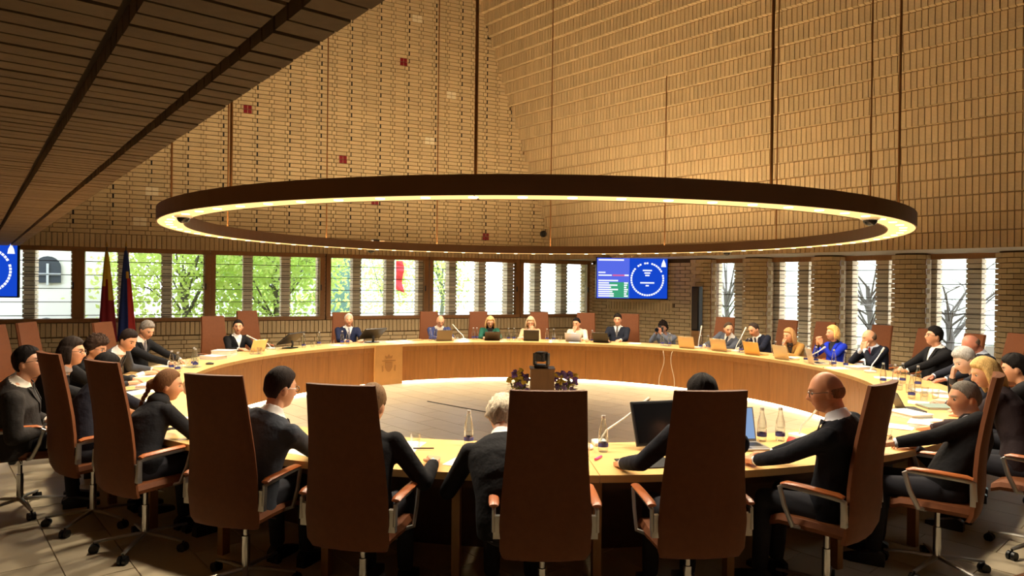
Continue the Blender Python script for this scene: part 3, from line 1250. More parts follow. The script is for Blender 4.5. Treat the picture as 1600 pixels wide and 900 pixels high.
        if extra == 'braid':
            m2 = MB()
            for k in range(9):
                t = k / 8
                c = Vector((-0.01 - 0.03 * t + 0.014 * (-1) ** k, -0.11 - 0.045 * math.sin(t * 2.2), -0.02 - 0.25 * t))
                m2.ball(c, (0.024 * (1 - 0.4 * t), 0.02 * (1 - 0.4 * t), 0.026), 8, 6, Matrix.Rotation(R(30 * (-1) ** k), 3, 'Y'))
            m2.tube([(0, -0.09, 0.02), (0, -0.115, 0.0), (-0.01, -0.12, -0.03)], [0.03, 0.03, 0.022], 8)
            n = len(hv); hv += [RH @ Vector(v) + H for v in m2.v]; hb.f += [tuple(i + n for i in f) for f in m2.f]
        hm = mat('hair_%d_%d_%d' % haircol, haircol, 0.75, var=0.4, scale=40, stretch=(4, 4, 0.7), bump=1.0, bscale=70, spec=0.15)
        mb2 = MB(); mb2.v, mb2.f = [tuple(v) for v in hv], hb.f
        mb2.m = [0] * len(mb2.f)
        if hair in ('long', 'bob') or extra in ('braid', 'ponytail') or hairlen:
            cc, ff = remesh(mb2, 0.0075, 1)
            link('hair', raw_mesh('hair', cc, ff, hm), root)
        else:
            mb2.build('hair', hm, root, smooth=True)
    # ---- clothes
    cm = mat('cloth_%d_%d_%d' % top, top, cloth_rough, var=0.10, scale=14, bump=0.6, bscale=9, spec=0.2, bdist=0.03)
    sm_ = mat('shirt_%d_%d_%d' % shirt, shirt, 0.8, var=0.04, scale=12)
    mb = MB()
    off = 0.010
    torso(mb, off, 0, 7 if jacket else 7)
    for s in (-1, 1):
        a, e, w_, _, _, _ = arms[s]
        k = (0.92 if female else 1.0) * (1 + (bulk - 1) * 0.5)
        mb.ball(a + Vector((0, 0, 0.0)), 0.066 * k, 12, 8)
        wr = e + (w_ - e) * 0.93
        mb.tube([a, a + (e - a) * 0.45, e - (e - a) * 0.06, e + (w_ - e) * 0.06, e + (w_ - e) * 0.5, wr], [0.064 * k, 0.058 * k, 0.052 * k, 0.052 * k, 0.047 * k, 0.039 * k], 12)
        mb.ball(e, 0.052 * k, 10, 8)
    co, fs = remesh(mb, 0.0125, 5)
    # folds
    Pn = np.array([list(p) for p in P[1:7]])
    if jacket:
        seg0, seg1 = np.array(P[3]), np.array(NB)
        ax = seg1 - seg0
        L2 = (ax @ ax)
        keep = []
        latn = np.array(lat)
        fwd = np.cross(latn, ax); fwd = fwd / np.linalg.norm(fwd)
        if fwd[1] < 0:
            fwd = -fwd
        c = co[np.array([f[:4] if len(f) >= 4 else (f[0], f[1], f[2], f[2]) for f in fs])].mean(axis=1)
        r_ = c - seg0
        tt = (r_ @ ax) / L2
        lx = np.abs(r_ @ latn)
        fy = r_ @ fwd
        cut = (fy > 0.0) & (tt > 0.02) & (lx < 0.008 + 0.07 * np.clip(tt, 0, 1.15))
        fs = [f for f, k in zip(fs, cut) if not k]
        mi = None
    jk = link('jacket' if jacket else 'top', raw_mesh('jacket' if jacket else 'top', co, fs, cm), root)
    if jacket:
        mb = MB()
        torso(mb, 0.003, 0, 7)
        cr = 0.060 if not female else 0.052
        mb.tube([NB + Vector((0, 0, -0.03)), NB + (neck_top - NB) * 0.15, NB + (neck_top - NB) * 0.5], [(cr + 0.026, cr + 0.022), (cr + 0.008, cr + 0.01), (cr - 0.001, cr + 0.002)], 16)
        for s in (-1, 1):
            a, e, w_, _, _, _ = arms[s]
            mb.tube([e + (w_ - e) * 0.6, e + (w_ - e) * 0.985], [0.034, 0.0335], 12)
        co2, fs2 = remesh(mb, 0.0115, 2)
        link('shirt', raw_mesh('shirt', co2, fs2, sm_), root)
        # lapels
        lm = MB()
        for s in (-1, 1):
            o_, i_ = [], []
            for k in range(7):
                t = 0.03 + 0.95 * k / 6
                p0 = Vector(seg0 + ax * t)
                wv = 0.008 + 0.07 * t
                hw = 0.008 + 0.034 * math.sin(min(1.0, t * 1.25) * PI * 0.62)
                i_d = 4 + t * 0 
                idx = 3 + t * 3
                ia = int(min(5, math.floor(idx))); fr_ = idx - ia
                WW = Wd[ia] * (1 - fr_) + Wd[ia + 1] * fr_ + off
                DD = Dp[ia] * (1 - fr_) + Dp[ia + 1] * fr_ + off
                base_p = Vector(P[ia]) * (1 - fr_) + Vector(P[ia + 1]) * fr_

                def surf(lx_):
                    u = max(-0.98, min(0.98, lx_ / WW))
                    return base_p + lat * lx_ + Vector(fwd) * (DD * math.sqrt(1 - u * u) + 0.004)
                i_.append(surf(s * (wv - 0.004))); o_.append(surf(s * (wv + hw)))
            for k in range(6):
                q4 = [i_[k], o_[k], o_[k + 1], i_[k + 1]]
                up_ = Vector(fwd) * 0.006
                lm.loft([q4, [v + up_ for v in q4]])
        lm.build('lapels', cm, jk)
    if tie is not None and jacket:
        tm = mat('tie_%d_%d_%d' % tie, tie, 0.6, var=0.3, scale=30)
        mbt = MB()
        seg0, seg1 = Vector(P[3]), NB
        rings = []
        for k in range(8):
            t = 1.02 - 1.0 * k / 7
            p0 = seg0 + (seg1 - seg0) * t
            idx = 3 + t * 3
            ia = int(min(5, math.floor(idx))); fr_ = idx - ia
            DD = Dp[ia] * (1 - fr_) + Dp[min(7, ia + 1)] * fr_
            bp_ = Vector(P[ia]) * (1 - fr_) + Vector(P[min(7, ia + 1)]) * fr_
            hw = 0.017 if k == 0 else 0.014 + 0.022 * k / 7
            c = bp_ + Vector(fwd) * (DD + 0.006)
            rings.append([c - lat * hw, c + lat * hw, c + lat * hw * 0.8 + Vector(fwd) * 0.008, c - lat * hw * 0.8 + Vector(fwd) * 0.008])
        mbt.loft(rings)
        mbt.build('tie', tm, root)
    if neck_scarf is not None:
        mb = MB().tube([NB + Vector((0, 0.0, 0.0)), NB + Vector((0, 0.012, 0.03)), NB + (neck_top - NB) * 0.6], [(0.085, 0.08), (0.083, 0.08), (0.066, 0.068)], 16)
        mb.tube([NB + Vector((0.0, 0.07, 0.02)), NB + Vector((0.01, 0.11, -0.06)), NB + Vector((0.02, 0.125, -0.18))], [(0.03, 0.015), (0.04, 0.015), (0.045, 0.01)], 10)
        mb.build('scarf', mat('scarf_%d_%d_%d' % neck_scarf, neck_scarf, 0.9, var=0.2), root, smooth=True)
    # trousers and shoes
    lg = mat('cloth_%d_%d_%d' % legs, legs, 0.85, var=0.1, scale=14, spec=0.2)
    mb = MB()
    rings = []
    mb.ball(hip + Vector((0, 0.0, -0.06)), (0.175 * bulk, 0.15 * bulk, 0.11), 16, 10)
    sh = MB()
    for s in (-1, 1):
        h0 = hip + Vector((s * 0.09, 0.03, -0.045))
        if stand:
            kn = Vector((s * 0.11, hip.y + 0.06, 0.5 * hip.z)); an = Vector((s * 0.12, hip.y - 0.02, 0.09))
        else:
            kn = Vector((s * 0.125, 0.33, 0.555)); an = Vector((s * 0.12, 0.36, 0.10))
        mb.tube([h0, h0 + (kn - h0) * 0.5, kn], [0.092 * bulk, 0.078, 0.064], 12)
        mb.ball(kn, 0.063, 10, 8)
        mb.tube([kn, kn + (an - kn) * 0.5, an], [0.062, 0.056, 0.05], 12)
        sh.loft([[(an.x - w_, an.y + yy, 0.004), (an.x + w_, an.y + yy, 0.004), (an.x + w_ * 0.9, an.y + yy, h_), (an.x - w_ * 0.9, an.y + yy, h_)] for yy, w_, h_ in
                 ((-0.07, 0.030, 0.075), (-0.03, 0.038, 0.10), (0.05, 0.042, 0.075), (0.14, 0.045, 0.05), (0.19, 0.028, 0.035))])
    co, fs = remesh(mb, 0.017, 3)
    link('trousers', raw_mesh('trousers', co, fs, lg), root)
    for s_i, s in enumerate((-1, 1)):
        m1 = MB(); m1.v = sh.v[s_i * 20:(s_i + 1) * 20]
        m1.f = [tuple(i - s_i * 20 for i in f) for f in sh.f[s_i * (len(sh.f) // 2):(s_i + 1) * (len(sh.f) // 2)]]
        m1.m = [0] * len(m1.f)
        m1.build('shoe', mat('black_shoe', (16, 14, 13), 0.35), root, smooth='auto')
    if glasses is not None:
        g = MB()
        k = 0.95 if female else 1.0
        for s in (-1, 1):
            ring = [Vector((s * 0.033 + 0.0245 * math.cos(a), 0.0985, 0.004 + 0.018 * math.sin(a))) * k for a in [2 * PI * j / 14 for j in range(15)]]
            g.tube([RH @ p + H for p in ring], 0.0024, 5, cap=False)
            tp = [(s * 0.057, 0.0985, 0.010), (s * 0.076, 0.07, 0.012), (s * 0.081, 0.0, 0.010), (s * 0.08, -0.03, -0.004)]
            g.tube([RH @ (Vector(p) * k) + H for p in tp], 0.002, 5)
        g.tube([RH @ (Vector(p) * k) + H for p in ((-0.01, 0.102, 0.008), (0, 0.106, 0.011), (0.01, 0.102, 0.008))], 0.002, 5)
        g.build('glasses', mat('spectacle_frame', glasses, 0.3), root)
    PEOPLE[key] = root
    return root

# ================================================================== WHO SITS WHERE
HEADS = {
    'L1': (-3.844, 5.35, 1.198), 'L2': (-3.989, 6.1, 1.212), 'L3': (-4.324, 7.0, 1.151), 'L4': (-4.448, 7.8, 1.169), 'L5': (-4.885, 9.0, 1.201),
    'L6': (-3.318, 5.5, 1.139), 'L7': (-2.528, 4.95, 1.099), 'S14': (5.612, 8.2, 1.204), 'S15': (4.389, 6.5, 1.181), 'S16': (3.742, 5.3, 1.215),
    'S17': (4.504, 6.0, 1.165), 'S18': (3.11, 4.6, 1.12), 'S19': (1.881, 4.0, 1.251), 'S20': (1.113, 3.9, 1.222), 'S21': (-0.05, 4.14, 1.05),
    'S22': (-0.841, 4.05, 1.122), 'S23': (-1.441, 4.2, 1.201), 'S1': (-4.588, 11.28, 1.103), 'S2': (-3.17, 13.09, 1.141), 'S3': (-1.472, 13.886, 1.092),
    'S4': (-0.449, 14.13, 1.077), 'S5': (0.4, 14.175, 1.07), 'S6': (1.359, 14.054, 1.075), 'S7': (2.199, 13.955, 1.157), 'PH': (3.221, 14.299, 0.987),
    'S8': (4.037, 12.523, 1.087), 'S9': (4.353, 12.076, 1.108), 'S10': (4.72, 11.43, 1.058), 'S11': (5.166, 10.816, 1.141), 'S12': (5.339, 10.036, 1.133),
    'S13': (5.646, 8.977, 1.238)}

GREYHAIR, WHITEHAIR, BLACKHAIR, BROWN, BLOND, DBLOND = (132, 126, 118), (196, 190, 178), (22, 18, 16), (58, 40, 28), (205, 168, 112), (160, 122, 78)
BLK, CHAR, NAVY, GREY = (20, 20, 23), (48, 48, 52), (26, 30, 46), (62, 64, 70)
WHT_S, BLU_S = (232, 230, 226), (196, 206, 224)


def chin(s, H, dx=0.03, dz=-0.16, dy=0.10):
    return {'at': (H.x + s * dx, H.y + dy, H.z + dz), 'fwd': (-s * 0.15, -0.15, 1), 'up': (s * 0.25, 1, 0.2), 'pole': (s * 0.6, 0.1, -0.8), 'curl': 42}


def seat(key, phi, label, r=5.25, turn=0.0, pose='table', chair_label=None, chair_phi=None, chair_r=None, chair_turn=None, no_chair=False, **kw):
    loc = polar(phi, r)
    rz = seat_rot(phi) + R(turn)
    Hl = Matrix.Rotation(-rz, 3, 'Z') @ (Vector(HEADS[key]) - loc)
    hands = {}
    sy = Hl.y * 0.75 + 0.0
    for s in (-1, 1):
        hands[s] = {'at': (s * 0.15, max(0.33, min(0.52, sy + 0.40)), 0.772), 'curl': 20}
    if pose in ('chin_r', 'chin_both'):
        hands[1] = chin(1, Hl)
    if pose in ('chin_l', 'chin_both'):
        hands[-1] = chin(-1, Hl)
    if pose == 'clasp':
        for s in (-1, 1):
            hands[s] = {'at': (Hl.x + s * 0.035 + 0.02, Hl.y + 0.25, Hl.z - 0.17), 'fwd': (-s * 0.25, 0.25, 1), 'up': (s * 1, 0.3, 0.1), 'pole': (s * 0.5, 0.1, -0.85), 'curl': 30}
    if pose == 'lap':
        for s in (-1, 1):
            hands[s] = {'at': (s * 0.2, 0.17, 0.68), 'curl': 25}
    if pose == 'together':
        for s in (-1, 1):
            hands[s] = {'at': (s * 0.07, max(0.36, min(0.52, sy + 0.42)), 0.775), 'curl': 24, 'fwd': (-s * 0.7, 0.7, -0.05)}
    if pose == 'arms':
        hands[1] = {'at': (0.27, 0.16, 0.76), 'curl': 25}
        hands[-1] = {'at': (-0.12, 0.40, 0.775), 'curl': 20}
    hands.update(kw.pop('hands', {}))
    near = Vector(HEADS[key]).y < 6.6
    person(key, label, loc, rz, Hl, hands=hands, voxel=0.0065 if near else 0.0085, **kw)
    if not no_chair:
        chair(chair_phi if chair_phi is not None else phi, chair_r or r, chair_label, chair_turn if chair_turn is not None else turn, dz=-0.065 if Vector(HEADS[key]).y > 8.5 else 0.0)


# ---- far side, from left to right
seat('S1', -64.5, 'woman in black blazer and white blouse facing the room beside an empty chair', r=5.35, turn=-18, yaw=-24, pose='table', hair='tied', extra='bun', haircol=BLACKHAIR,
     top=BLK, shirt=WHT_S, female=True, chair_label='brown high-backed chair of the woman in the black blazer', chair_phi=-65.5, chair_r=5.65)
chair(-57.6, 5.72, 'empty brown high-backed chair right of the woman in the black blazer', -8)
seat('S2', -39.75, 'white-haired man in navy suit with grey tie behind a low black monitor', r=5.35, turn=-10, yaw=-14, hair='receding', haircol=WHITEHAIR, top=(30, 36, 62), shirt=WHT_S, tie=(120, 116, 130),
     chair_label='brown high-backed chair of the white-haired man in the navy suit', chair_phi=-39.2, chair_r=5.55)
seat('S3', -19.25, 'bald man in blue suit reading behind a grey laptop', yaw=-4, pitch=24, hair='bald', haircol=(168, 140, 118), top=(58, 66, 108), shirt=(222, 214, 200), tie=None, glasses=(60, 46, 40),
     chair_label='brown high-backed chair of the bald man in the blue suit', chair_phi=-20.3, chair_r=5.5)
seat('S4', -7.75, 'blonde woman with glasses in green jacket reading', yaw=-2, pitch=20, hair='long', hairlen=0.16, haircol=BLOND, top=(36, 88, 72), shirt=(16, 16, 18), female=True, glasses=(40, 30, 26),
     chair_label='brown high-backed chair of the woman in green', chair_phi=-9.6, chair_r=5.5)
seat('S5', 1.75, 'grey-blonde woman in beige jacket holding a hand to her glasses', pose='chin_l', yaw=0, pitch=14, hair='bob', haircol=(196, 172, 138), top=(206, 172, 132), shirt=(232, 214, 196), female=True, glasses=(150, 50, 40),
     chair_label='brown high-backed chair of the woman in the beige jacket', chair_phi=3.6, chair_r=5.5)
seat('S6', 12.5, 'woman with long black ponytail in cream blouse, hand at her mouth', pose='chin_r', yaw=-16, pitch=16, hair='tied', extra='ponytail', haircol=(16, 13, 12), top=(232, 216, 190), jacket=False, female=True,
     chair_label='brown high-backed chair of the woman in the cream blouse', chair_phi=13.7, chair_r=5.5)
seat('S7', 21.5, 'dark-haired man in dark suit and grey tie under the wall screen', yaw=8, pitch=4, r=5.3, hair='short', haircol=(30, 24, 20), top=(30, 34, 46), shirt=WHT_S, tie=(92, 88, 84),
     chair_label='brown high-backed chair of the man under the wall screen', chair_phi=23.0, chair_r=5.55)
seat('S8', 45.5, 'man in grey suit leaning over to his neighbour', yaw=46, pitch=18, hair='receding', haircol=(70, 56, 44), top=(74, 78, 88), shirt=WHT_S, tie=(30, 30, 36),
     chair_label='brown high-backed chair of the man in the grey suit', chair_phi=42.6, chair_r=5.6)
seat('S9', 54.0, 'balding man in dark navy suit bending down to his neighbour', yaw=-12, pitch=24, hair='receding', haircol=(52, 42, 36), top=(24, 28, 44), shirt=WHT_S, tie=(26, 26, 34),
     chair_label='brown high-backed chair of the balding man in dark navy', chair_phi=54.2, chair_r=5.75)
seat('S10', 61.5, 'woman with long blonde hair in gold-brown jacket', yaw=-6, pitch=10, pose='chin_r', hair='long', hairlen=0.17, haircol=(182, 138, 88), top=(172, 128, 66), shirt=(40, 30, 26), female=True,
     chair_label='brown high-backed chair of the woman in the gold-brown jacket', chair_phi=61.0, chair_r=5.8)
seat('S11', 69.5, 'blonde woman in bright blue jacket with raised clasped hands', yaw=-14, pitch=-2, pose='clasp', hair='bob', hairlen=0.09, haircol=(222, 180, 108), top=(28, 52, 190), shirt=(24, 24, 30), female=True,
     chair_label='brown high-backed chair of the woman in the blue jacket', chair_phi=70.6, chair_r=5.9)
seat('S12', 79.0, 'balding man in navy suit and red tie with a hand at his chin', yaw=-12, pitch=14, pose='chin_both', hair='balding', haircol=(96, 78, 62), top=(24, 28, 42), shirt=BLU_S, tie=(168, 28, 34),
     chair_label='brown high-backed chair of the man with the red tie', chair_phi=79.2, chair_r=5.85)
seat('S13', 90.0, 'dark-haired man with glasses in open black suit leaning back', yaw=-10, pitch=-8, pose='together', r=5.35, hair='full', haircol=(22, 18, 16), top=BLK, shirt=WHT_S, glasses=(24, 22, 22), bulk=1.12,
     chair_label='brown high-backed chair of the man leaning back', chair_phi=88.6, chair_r=5.75)
seat('S14', 98.5, 'bald man with bowed reddish head at the right end of the table', pitch=38, r=5.4, hair='bald', haircol=(120, 100, 84), skin=(196, 128, 104), top=(44, 46, 56), shirt=BLU_S,
     chair_label='brown high-backed chair of the bald man with the bowed head', chair_phi=96.5, chair_r=5.75)
seat('S15', 119.5, 'white-haired person in dark jacket covering the face with a hand', pose='chin_r', r=5.2, yaw=28, pitch=24, hair='full', haircol=(168, 164, 158), skin=(226, 186, 162), top=(36, 38, 48), shirt=(60, 62, 72),
     chair_label='brown high-backed chair of the white-haired person covering their face', chair_phi=112, chair_r=5.75)
seat('S17', 127.0, 'dark-haired person in black partly hidden at the right edge of the picture', r=5.3, yaw=0, pitch=10, hair='full', haircol=(20, 16, 14), top=(22, 20, 22), shirt=(40, 36, 36),
     chair_label='brown high-backed chair of the dark-haired person at the right edge', chair_phi=126, chair_r=5.6)
seat('S16', 138.0, 'woman with straight blonde hair to the shoulders looking down', r=5.3, yaw=34, pitch=18, hair='long', hairlen=0.17, haircol=(196, 160, 100), top=(40, 30, 32), shirt=(60, 40, 40), female=True,
     chair_label='brown high-backed chair of the woman with straight blonde hair', chair_phi=140, chair_r=5.5)
# ---- near side, from right to left
seat('S18', 150.2, 'man with short grey hair in black suit in profile at the near right', turn=26, yaw=26, pitch=4, pose='arms', hair='crew', haircol=(112, 106, 98), skin=(196, 140, 106), top=BLK, shirt=BLU_S, r=5.22,
     chair_label='brown chair turned sideways with the short grey-haired man', chair_phi=150.2, chair_turn=24, chair_r=5.22)
seat('S19', 161.2, 'bald man with glasses in dark suit turned left with hands on the table', r=5.2, turn=26, yaw=24, pitch=10, pose='together', hair='bald', haircol=(128, 92, 68), skin=(196, 134, 98), top=(22, 24, 32), shirt=(214, 216, 222), glasses=(70, 60, 56),
     chair_label='brown chair turned sideways with the bald man with glasses', chair_phi=161.2, chair_turn=24, chair_r=5.2,
     hands={1: {'at': (0.02, 0.40, 0.775), 'fwd': (-0.5, 0.8, -0.05), 'curl': 26}, -1: {'at': (-0.16, 0.40, 0.775), 'fwd': (0.5, 0.8, -0.05), 'curl': 26}})
seat('S20', 171.2, 'dark-haired man in dark suit seen from behind between laptop and monitor', pitch=8, pose='table', hair='full', haircol=(28, 22, 20), top=(26, 28, 38), shirt=WHT_S,
     chair_label='brown high-backed chair left of the open laptop, seen from behind', chair_phi=171.6, chair_turn=-3,
     hands={-1: {'at': (-0.3, 0.40, 0.775), 'curl': 20}})
seat('S21', 182.6, 'white-haired person in black jacket bending over the table', pitch=52, pose='table', hair='mop', haircol=(206, 192, 168), top=(24, 24, 28), shirt=WHT_S,
     chair_label='brown high-backed chair in front of the white-haired person, seen from behind', chair_phi=180.6, chair_turn=2,
     hands={-1: {'at': (-0.26, 0.42, 0.775), 'curl': 20}})
seat('S22', 191.8, 'person with light brown hair hidden behind a chair back, dark sleeve beside it', pitch=14, pose='table', hair='full', haircol=(120, 92, 64), top=(24, 24, 28), shirt=WHT_S,
     chair_label='brown high-backed chair with light brown hair showing above it', chair_phi=191.8, chair_turn=0,
     hands={1: {'at': (0.3, 0.36, 0.775), 'curl': 20}})
seat('S23', 200.6, 'man with short dark hair and glasses in grey suit seen from behind', yaw=-22, pitch=6, pose='table', hair='short', haircol=(38, 28, 24), top=(66, 70, 78), shirt=WHT_S, glasses=(90, 84, 80), r=5.16,
     chair_label='brown high-backed chair left of the man in the grey suit, seen from behind', chair_phi=201.2, chair_turn=6, chair_r=5.17)
seat('L7', 213.2, 'woman with brown braid in hooded black coat leaning on the table', yaw=-30, pitch=8, pose='table', hair='tied', extra='braid', haircol=(104, 72, 46), top=(24, 24, 28), jacket=False, female=True, neck_scarf=(22, 22, 26), r=5.1,
     chair_label='brown chair with curved arm behind the woman with the braid', chair_phi=213.2, chair_turn=2, chair_r=5.1)
seat('L6', 222.0, 'person with black hair mostly hidden behind a chair at the left', yaw=-20, pitch=12, pose='table', hair='full', haircol=(18, 15, 14), top=(26, 26, 36), shirt=(60, 60, 70), female=True, r=5.14,
     chair_label='narrow-looking brown chair back between two people at the left', chair_phi=222, chair_turn=5, chair_r=5.14)
seat('L1', 229.5, 'heavy man with glasses in dark grey suit at the left edge of the picture', r=5.5, yaw=-22, pitch=-12, pose='lap', hair='full', haircol=(24, 18, 16), skin=(206, 150, 116), top=(50, 46, 44), shirt=(226, 216, 200), tie=(34, 34, 34), glasses=(26, 20, 18), bulk=1.42, turn=-8,
     chair_label='brown chair of the heavy man at the left edge', chair_phi=229.5, chair_r=5.5)
seat('L2', 239.0, 'man with collar-length dark hair and glasses in black jacket', r=5.3, yaw=-18, pitch=2, hair='full', hairlen=0.11, haircol=(40, 30, 24), skin=(206, 150, 116), top=BLK, shirt=(150, 140, 136), glasses=(26, 20, 18),
     chair_label='brown high-backed chair of the man with collar-length hair', chair_phi=247.0, chair_r=6.0)
seat('L3', 249.0, 'woman with short wavy dark brown hair in black', r=5.2, yaw=-18, pitch=14, hair='curly', haircol=(50, 34, 24), top=(22, 22, 24), shirt=(30, 30, 34), female=True, glasses=(120, 110, 100),
     chair_label='brown high-backed chair of the woman with short wavy hair', chair_phi=258.6, chair_r=6.0)
seat('L4', 259.0, 'young dark-haired man in grey suit bending over papers', r=5.2, yaw=-26, pitch=22, hair='short', haircol=(34, 24, 20), top=(66, 68, 74), shirt=WHT_S, tie=(40, 36, 52),
     chair_label='low brown chair behind the young man in the grey suit', chair_phi=263.5, chair_r=5.95)
seat('L5', 271.0, 'grey-haired man in black suit and striped tie looking down at papers', r=5.25, yaw=-20, pitch=24, hair='short', haircol=(120, 112, 104), top=BLK, shirt=WHT_S, tie=(96, 92, 96),
     chair_label='brown high-backed chair of the grey-haired man in black by the flags', chair_phi=275.0, chair_r=5.75)
chair(238.5, 6.5, 'empty brown chair cut off by the left edge of the picture', 0)
chair(108.0, 6.15, 'empty brown chair by the rounded pier at the right edge', 0)

# the photographer crouching behind the table under the screen
_loc = Vector((3.35, 14.5, 0))
_rz = yaw_to(-0.55, -0.83)
_H = Matrix.Rotation(-_rz, 3, 'Z') @ (Vector(HEADS['PH']) - _loc)
person('PH', 'photographer in checked shirt crouching behind the table with a camera at his eye', _loc, _rz, _H, hair='mop', haircol=(34, 24, 20), skin=(190, 136, 108), top=(120, 128, 146), jacket=False,
       stand=(0, -0.12, 0.40), legs=(40, 46, 62), pitch=2,
       hands={1: {'at': (0.05, _H.y + 0.24, _H.z - 0.1), 'fwd': (-0.3, 0.3, 1), 'up': (0.7, 0.5, 0), 'curl': 45, 'pole': (0.6, 0, -0.8)},
              -1: {'at': (-0.06, _H.y + 0.30, _H.z - 0.1), 'fwd': (0.3, 0.3, 1), 'up': (-0.7, 0.5, 0), 'curl': 45, 'pole': (-0.6, 0, -0.8)}})
cmr = thing('photo_camera', 'black camera with long lens held by the crouching photographer', 'camera', _loc + Matrix.Rotation(_rz, 3, 'Z') @ (_H + Vector((0, 0.15, -0.03))), _rz)
MB().rbox((0, 0.02, 0), (0.14, 0.06, 0.1), 0.012).rbox((0, 0.02, 0.06), (0.06, 0.05, 0.04), 0.01).build('body', DARK, cmr)
_ln = MB().tube([(0, 0.05, 0), (0, 0.12, 0), (0, 0.21, 0)], [0.036, 0.038, 0.044], 16).build('lens', DARK, cmr, smooth='auto')
MB().tube([(0, 0.2105, 0), (0, 0.212, 0)], 0.036, 16).build('front_element', mat('lens_glass', (20, 24, 34), 0.05), _ln)

# ================================================================== FIXTURES
BLUE = emit('screen_blue', (22, 72, 205), 1.0)
BLUE2 = emit('screen_light_blue', (92, 112, 238), 0.95)
SWHITE = emit('screen_white', (238, 242, 255), 1.25)
SPINK = emit('screen_pink', (226, 110, 170), 0.9)
SGREEN = emit('screen_green', (70, 176, 128), 0.9)
SBLACK = mat('screen_bezel', (10, 12, 26), 0.35)


def screen(label, centre, rz, W, H):
    s = thing('wall_screen', label, 'screen', centre, rz, 'voting screens')
    MB().rbox((0, 0.03, 0), (W + 0.05, 0.06, H + 0.05), 0.012).build('casing', SBLACK, s)
    d = MB().box((0, -0.003, 0), (W, 0.006, H)).build('display', BLUE, s)
    ly = -0.0075

    def rect(name, x0, x1, y0, y1, m, lift=0.0):
        """x from the left, y from the top, both 0..1"""
        MB().box(((x0 + x1) / 2 * W - W / 2, ly - lift, H / 2 - (y0 + y1) / 2 * H), ((x1 - x0) * W, 0.003, (y1 - y0) * H)).build(name, m, d)
    rect('list_field', 0.0, 0.46, 0.0, 1.0, BLUE2)
    rect('title_line', 0.02, 0.38, 0.03, 0.065, SWHITE, 0.003)
    rect('text_line', 0.02, 0.12, 0.345, 0.375, SWHITE, 0.003)
    rect('result_bar', 0.22, 0.45, 0.41, 0.45, SPINK, 0.002)
    rect('text_line', 0.02, 0.21, 0.415, 0.445, SWHITE, 0.004)
    rect('text_line', 0.39, 0.45, 0.41, 0.445, SWHITE, 0.004)
    rect('text_line', 0.02, 0.30, 0.545, 0.58, SWHITE, 0.003)
    rect('result_field', 0.18, 0.45, 0.60, 0.985, SGREEN, 0.002)
    for i, wdt in enumerate((0.17, 0.29, 0.20, 0.30, 0.22, 0.24, 0.24)):
        y = 0.605 + i * 0.054
        rect('text_line', 0.02, wdt, y, y + 0.034, SWHITE, 0.004)
        rect('text_line', 0.385, 0.44 - 0.01 * (i % 3), y, y + 0.034, SWHITE, 0.004)
    cx, cy, rad = 0.715 * W - W / 2, H / 2 - 0.52 * H, 0.40 * H
    n = 42
    for k in range(n):
        if k in (1, n - 2, n - 5, 8):
            continue
        a = 2 * PI * k / n
        MB().rbox((0, 0, 0), (0.026 * W, 0.003, 0.044 * H), 0.001).build('seat_mark', SWHITE, d, (cx + rad * math.sin(a), ly - 0.001, cy + rad * math.cos(a)), (0, a, 0))
    for (dx, dy, ww) in ((0, 0.22, 0.13), (0, 0.155, 0.085), (0, 0.095, 0.06), (0, -0.09, 0.2), (0, -0.16, 0.045)):
        MB().box((cx + dx, ly - 0.001, cy + dy * H), (ww * W, 0.003, 0.034 * H)).build('text_line', SWHITE, d)
    # the pointed white house mark in the corner
    hx, hz = 0.945 * W - W / 2, H / 2 - 0.12 * H
    MB().prism([(hx - 0.035 * W, hz - 0.09 * H), (hx + 0.035 * W, hz - 0.09 * H), (hx + 0.026 * W, hz), (hx, hz + 0.1 * H), (hx - 0.026 * W, hz)], ly - 0.003, ly).build('emblem', SWHITE, d)
    MB().box((0, 0.1, 0.0), (0.3, 0.1, 0.3)).build('bracket', DARK, s)
    return s


screen('large screen with ring of white seat marks on the far brick wall', Vector((2.89, 16.2, 2.05)), 0.02, 1.70, 0.965)
screen('large screen partly cut off by the left edge of the picture', Vector((-9.93, 12.15, 2.04)), R(12), 1.75, 0.985)

# column loudspeaker by the tall window
sp = thing('column_speaker', 'narrow black column loudspeaker by the first tall window', 'loudspeaker', PB(3.75, -0.98, 0), ROT_B)
MB().rbox((0, -0.02, 1.36), (0.2, 0.16, 1.02), 0.015).build('cabinet', DARK, sp)
MB().box((0.0, -0.104, 1.36), (0.13, 0.01, 0.94)).build('grille', mat('speaker_grille', (64, 52, 40), 0.7, var=0.3, scale=200), sp)
MB().box((0, -0.02, 0.425), (0.19, 0.15, 0.85)).build('stand', OAK_DARK, sp)
# small round detector on the back wall
dt = thing('wall_sensor', 'small round black device on the brick wall near the corner', 'device', PA(0.84, 0.06, 3.19), ROT_A)
MB().tube([(0, 0, 0), (0, -0.05, 0)], 0.085, 20).build('base', DARKGREY, dt)
MB().tube([(0, -0.05, 0), (0, -0.08, 0)], [0.07, 0.04], 20).build('head', DARK, dt)


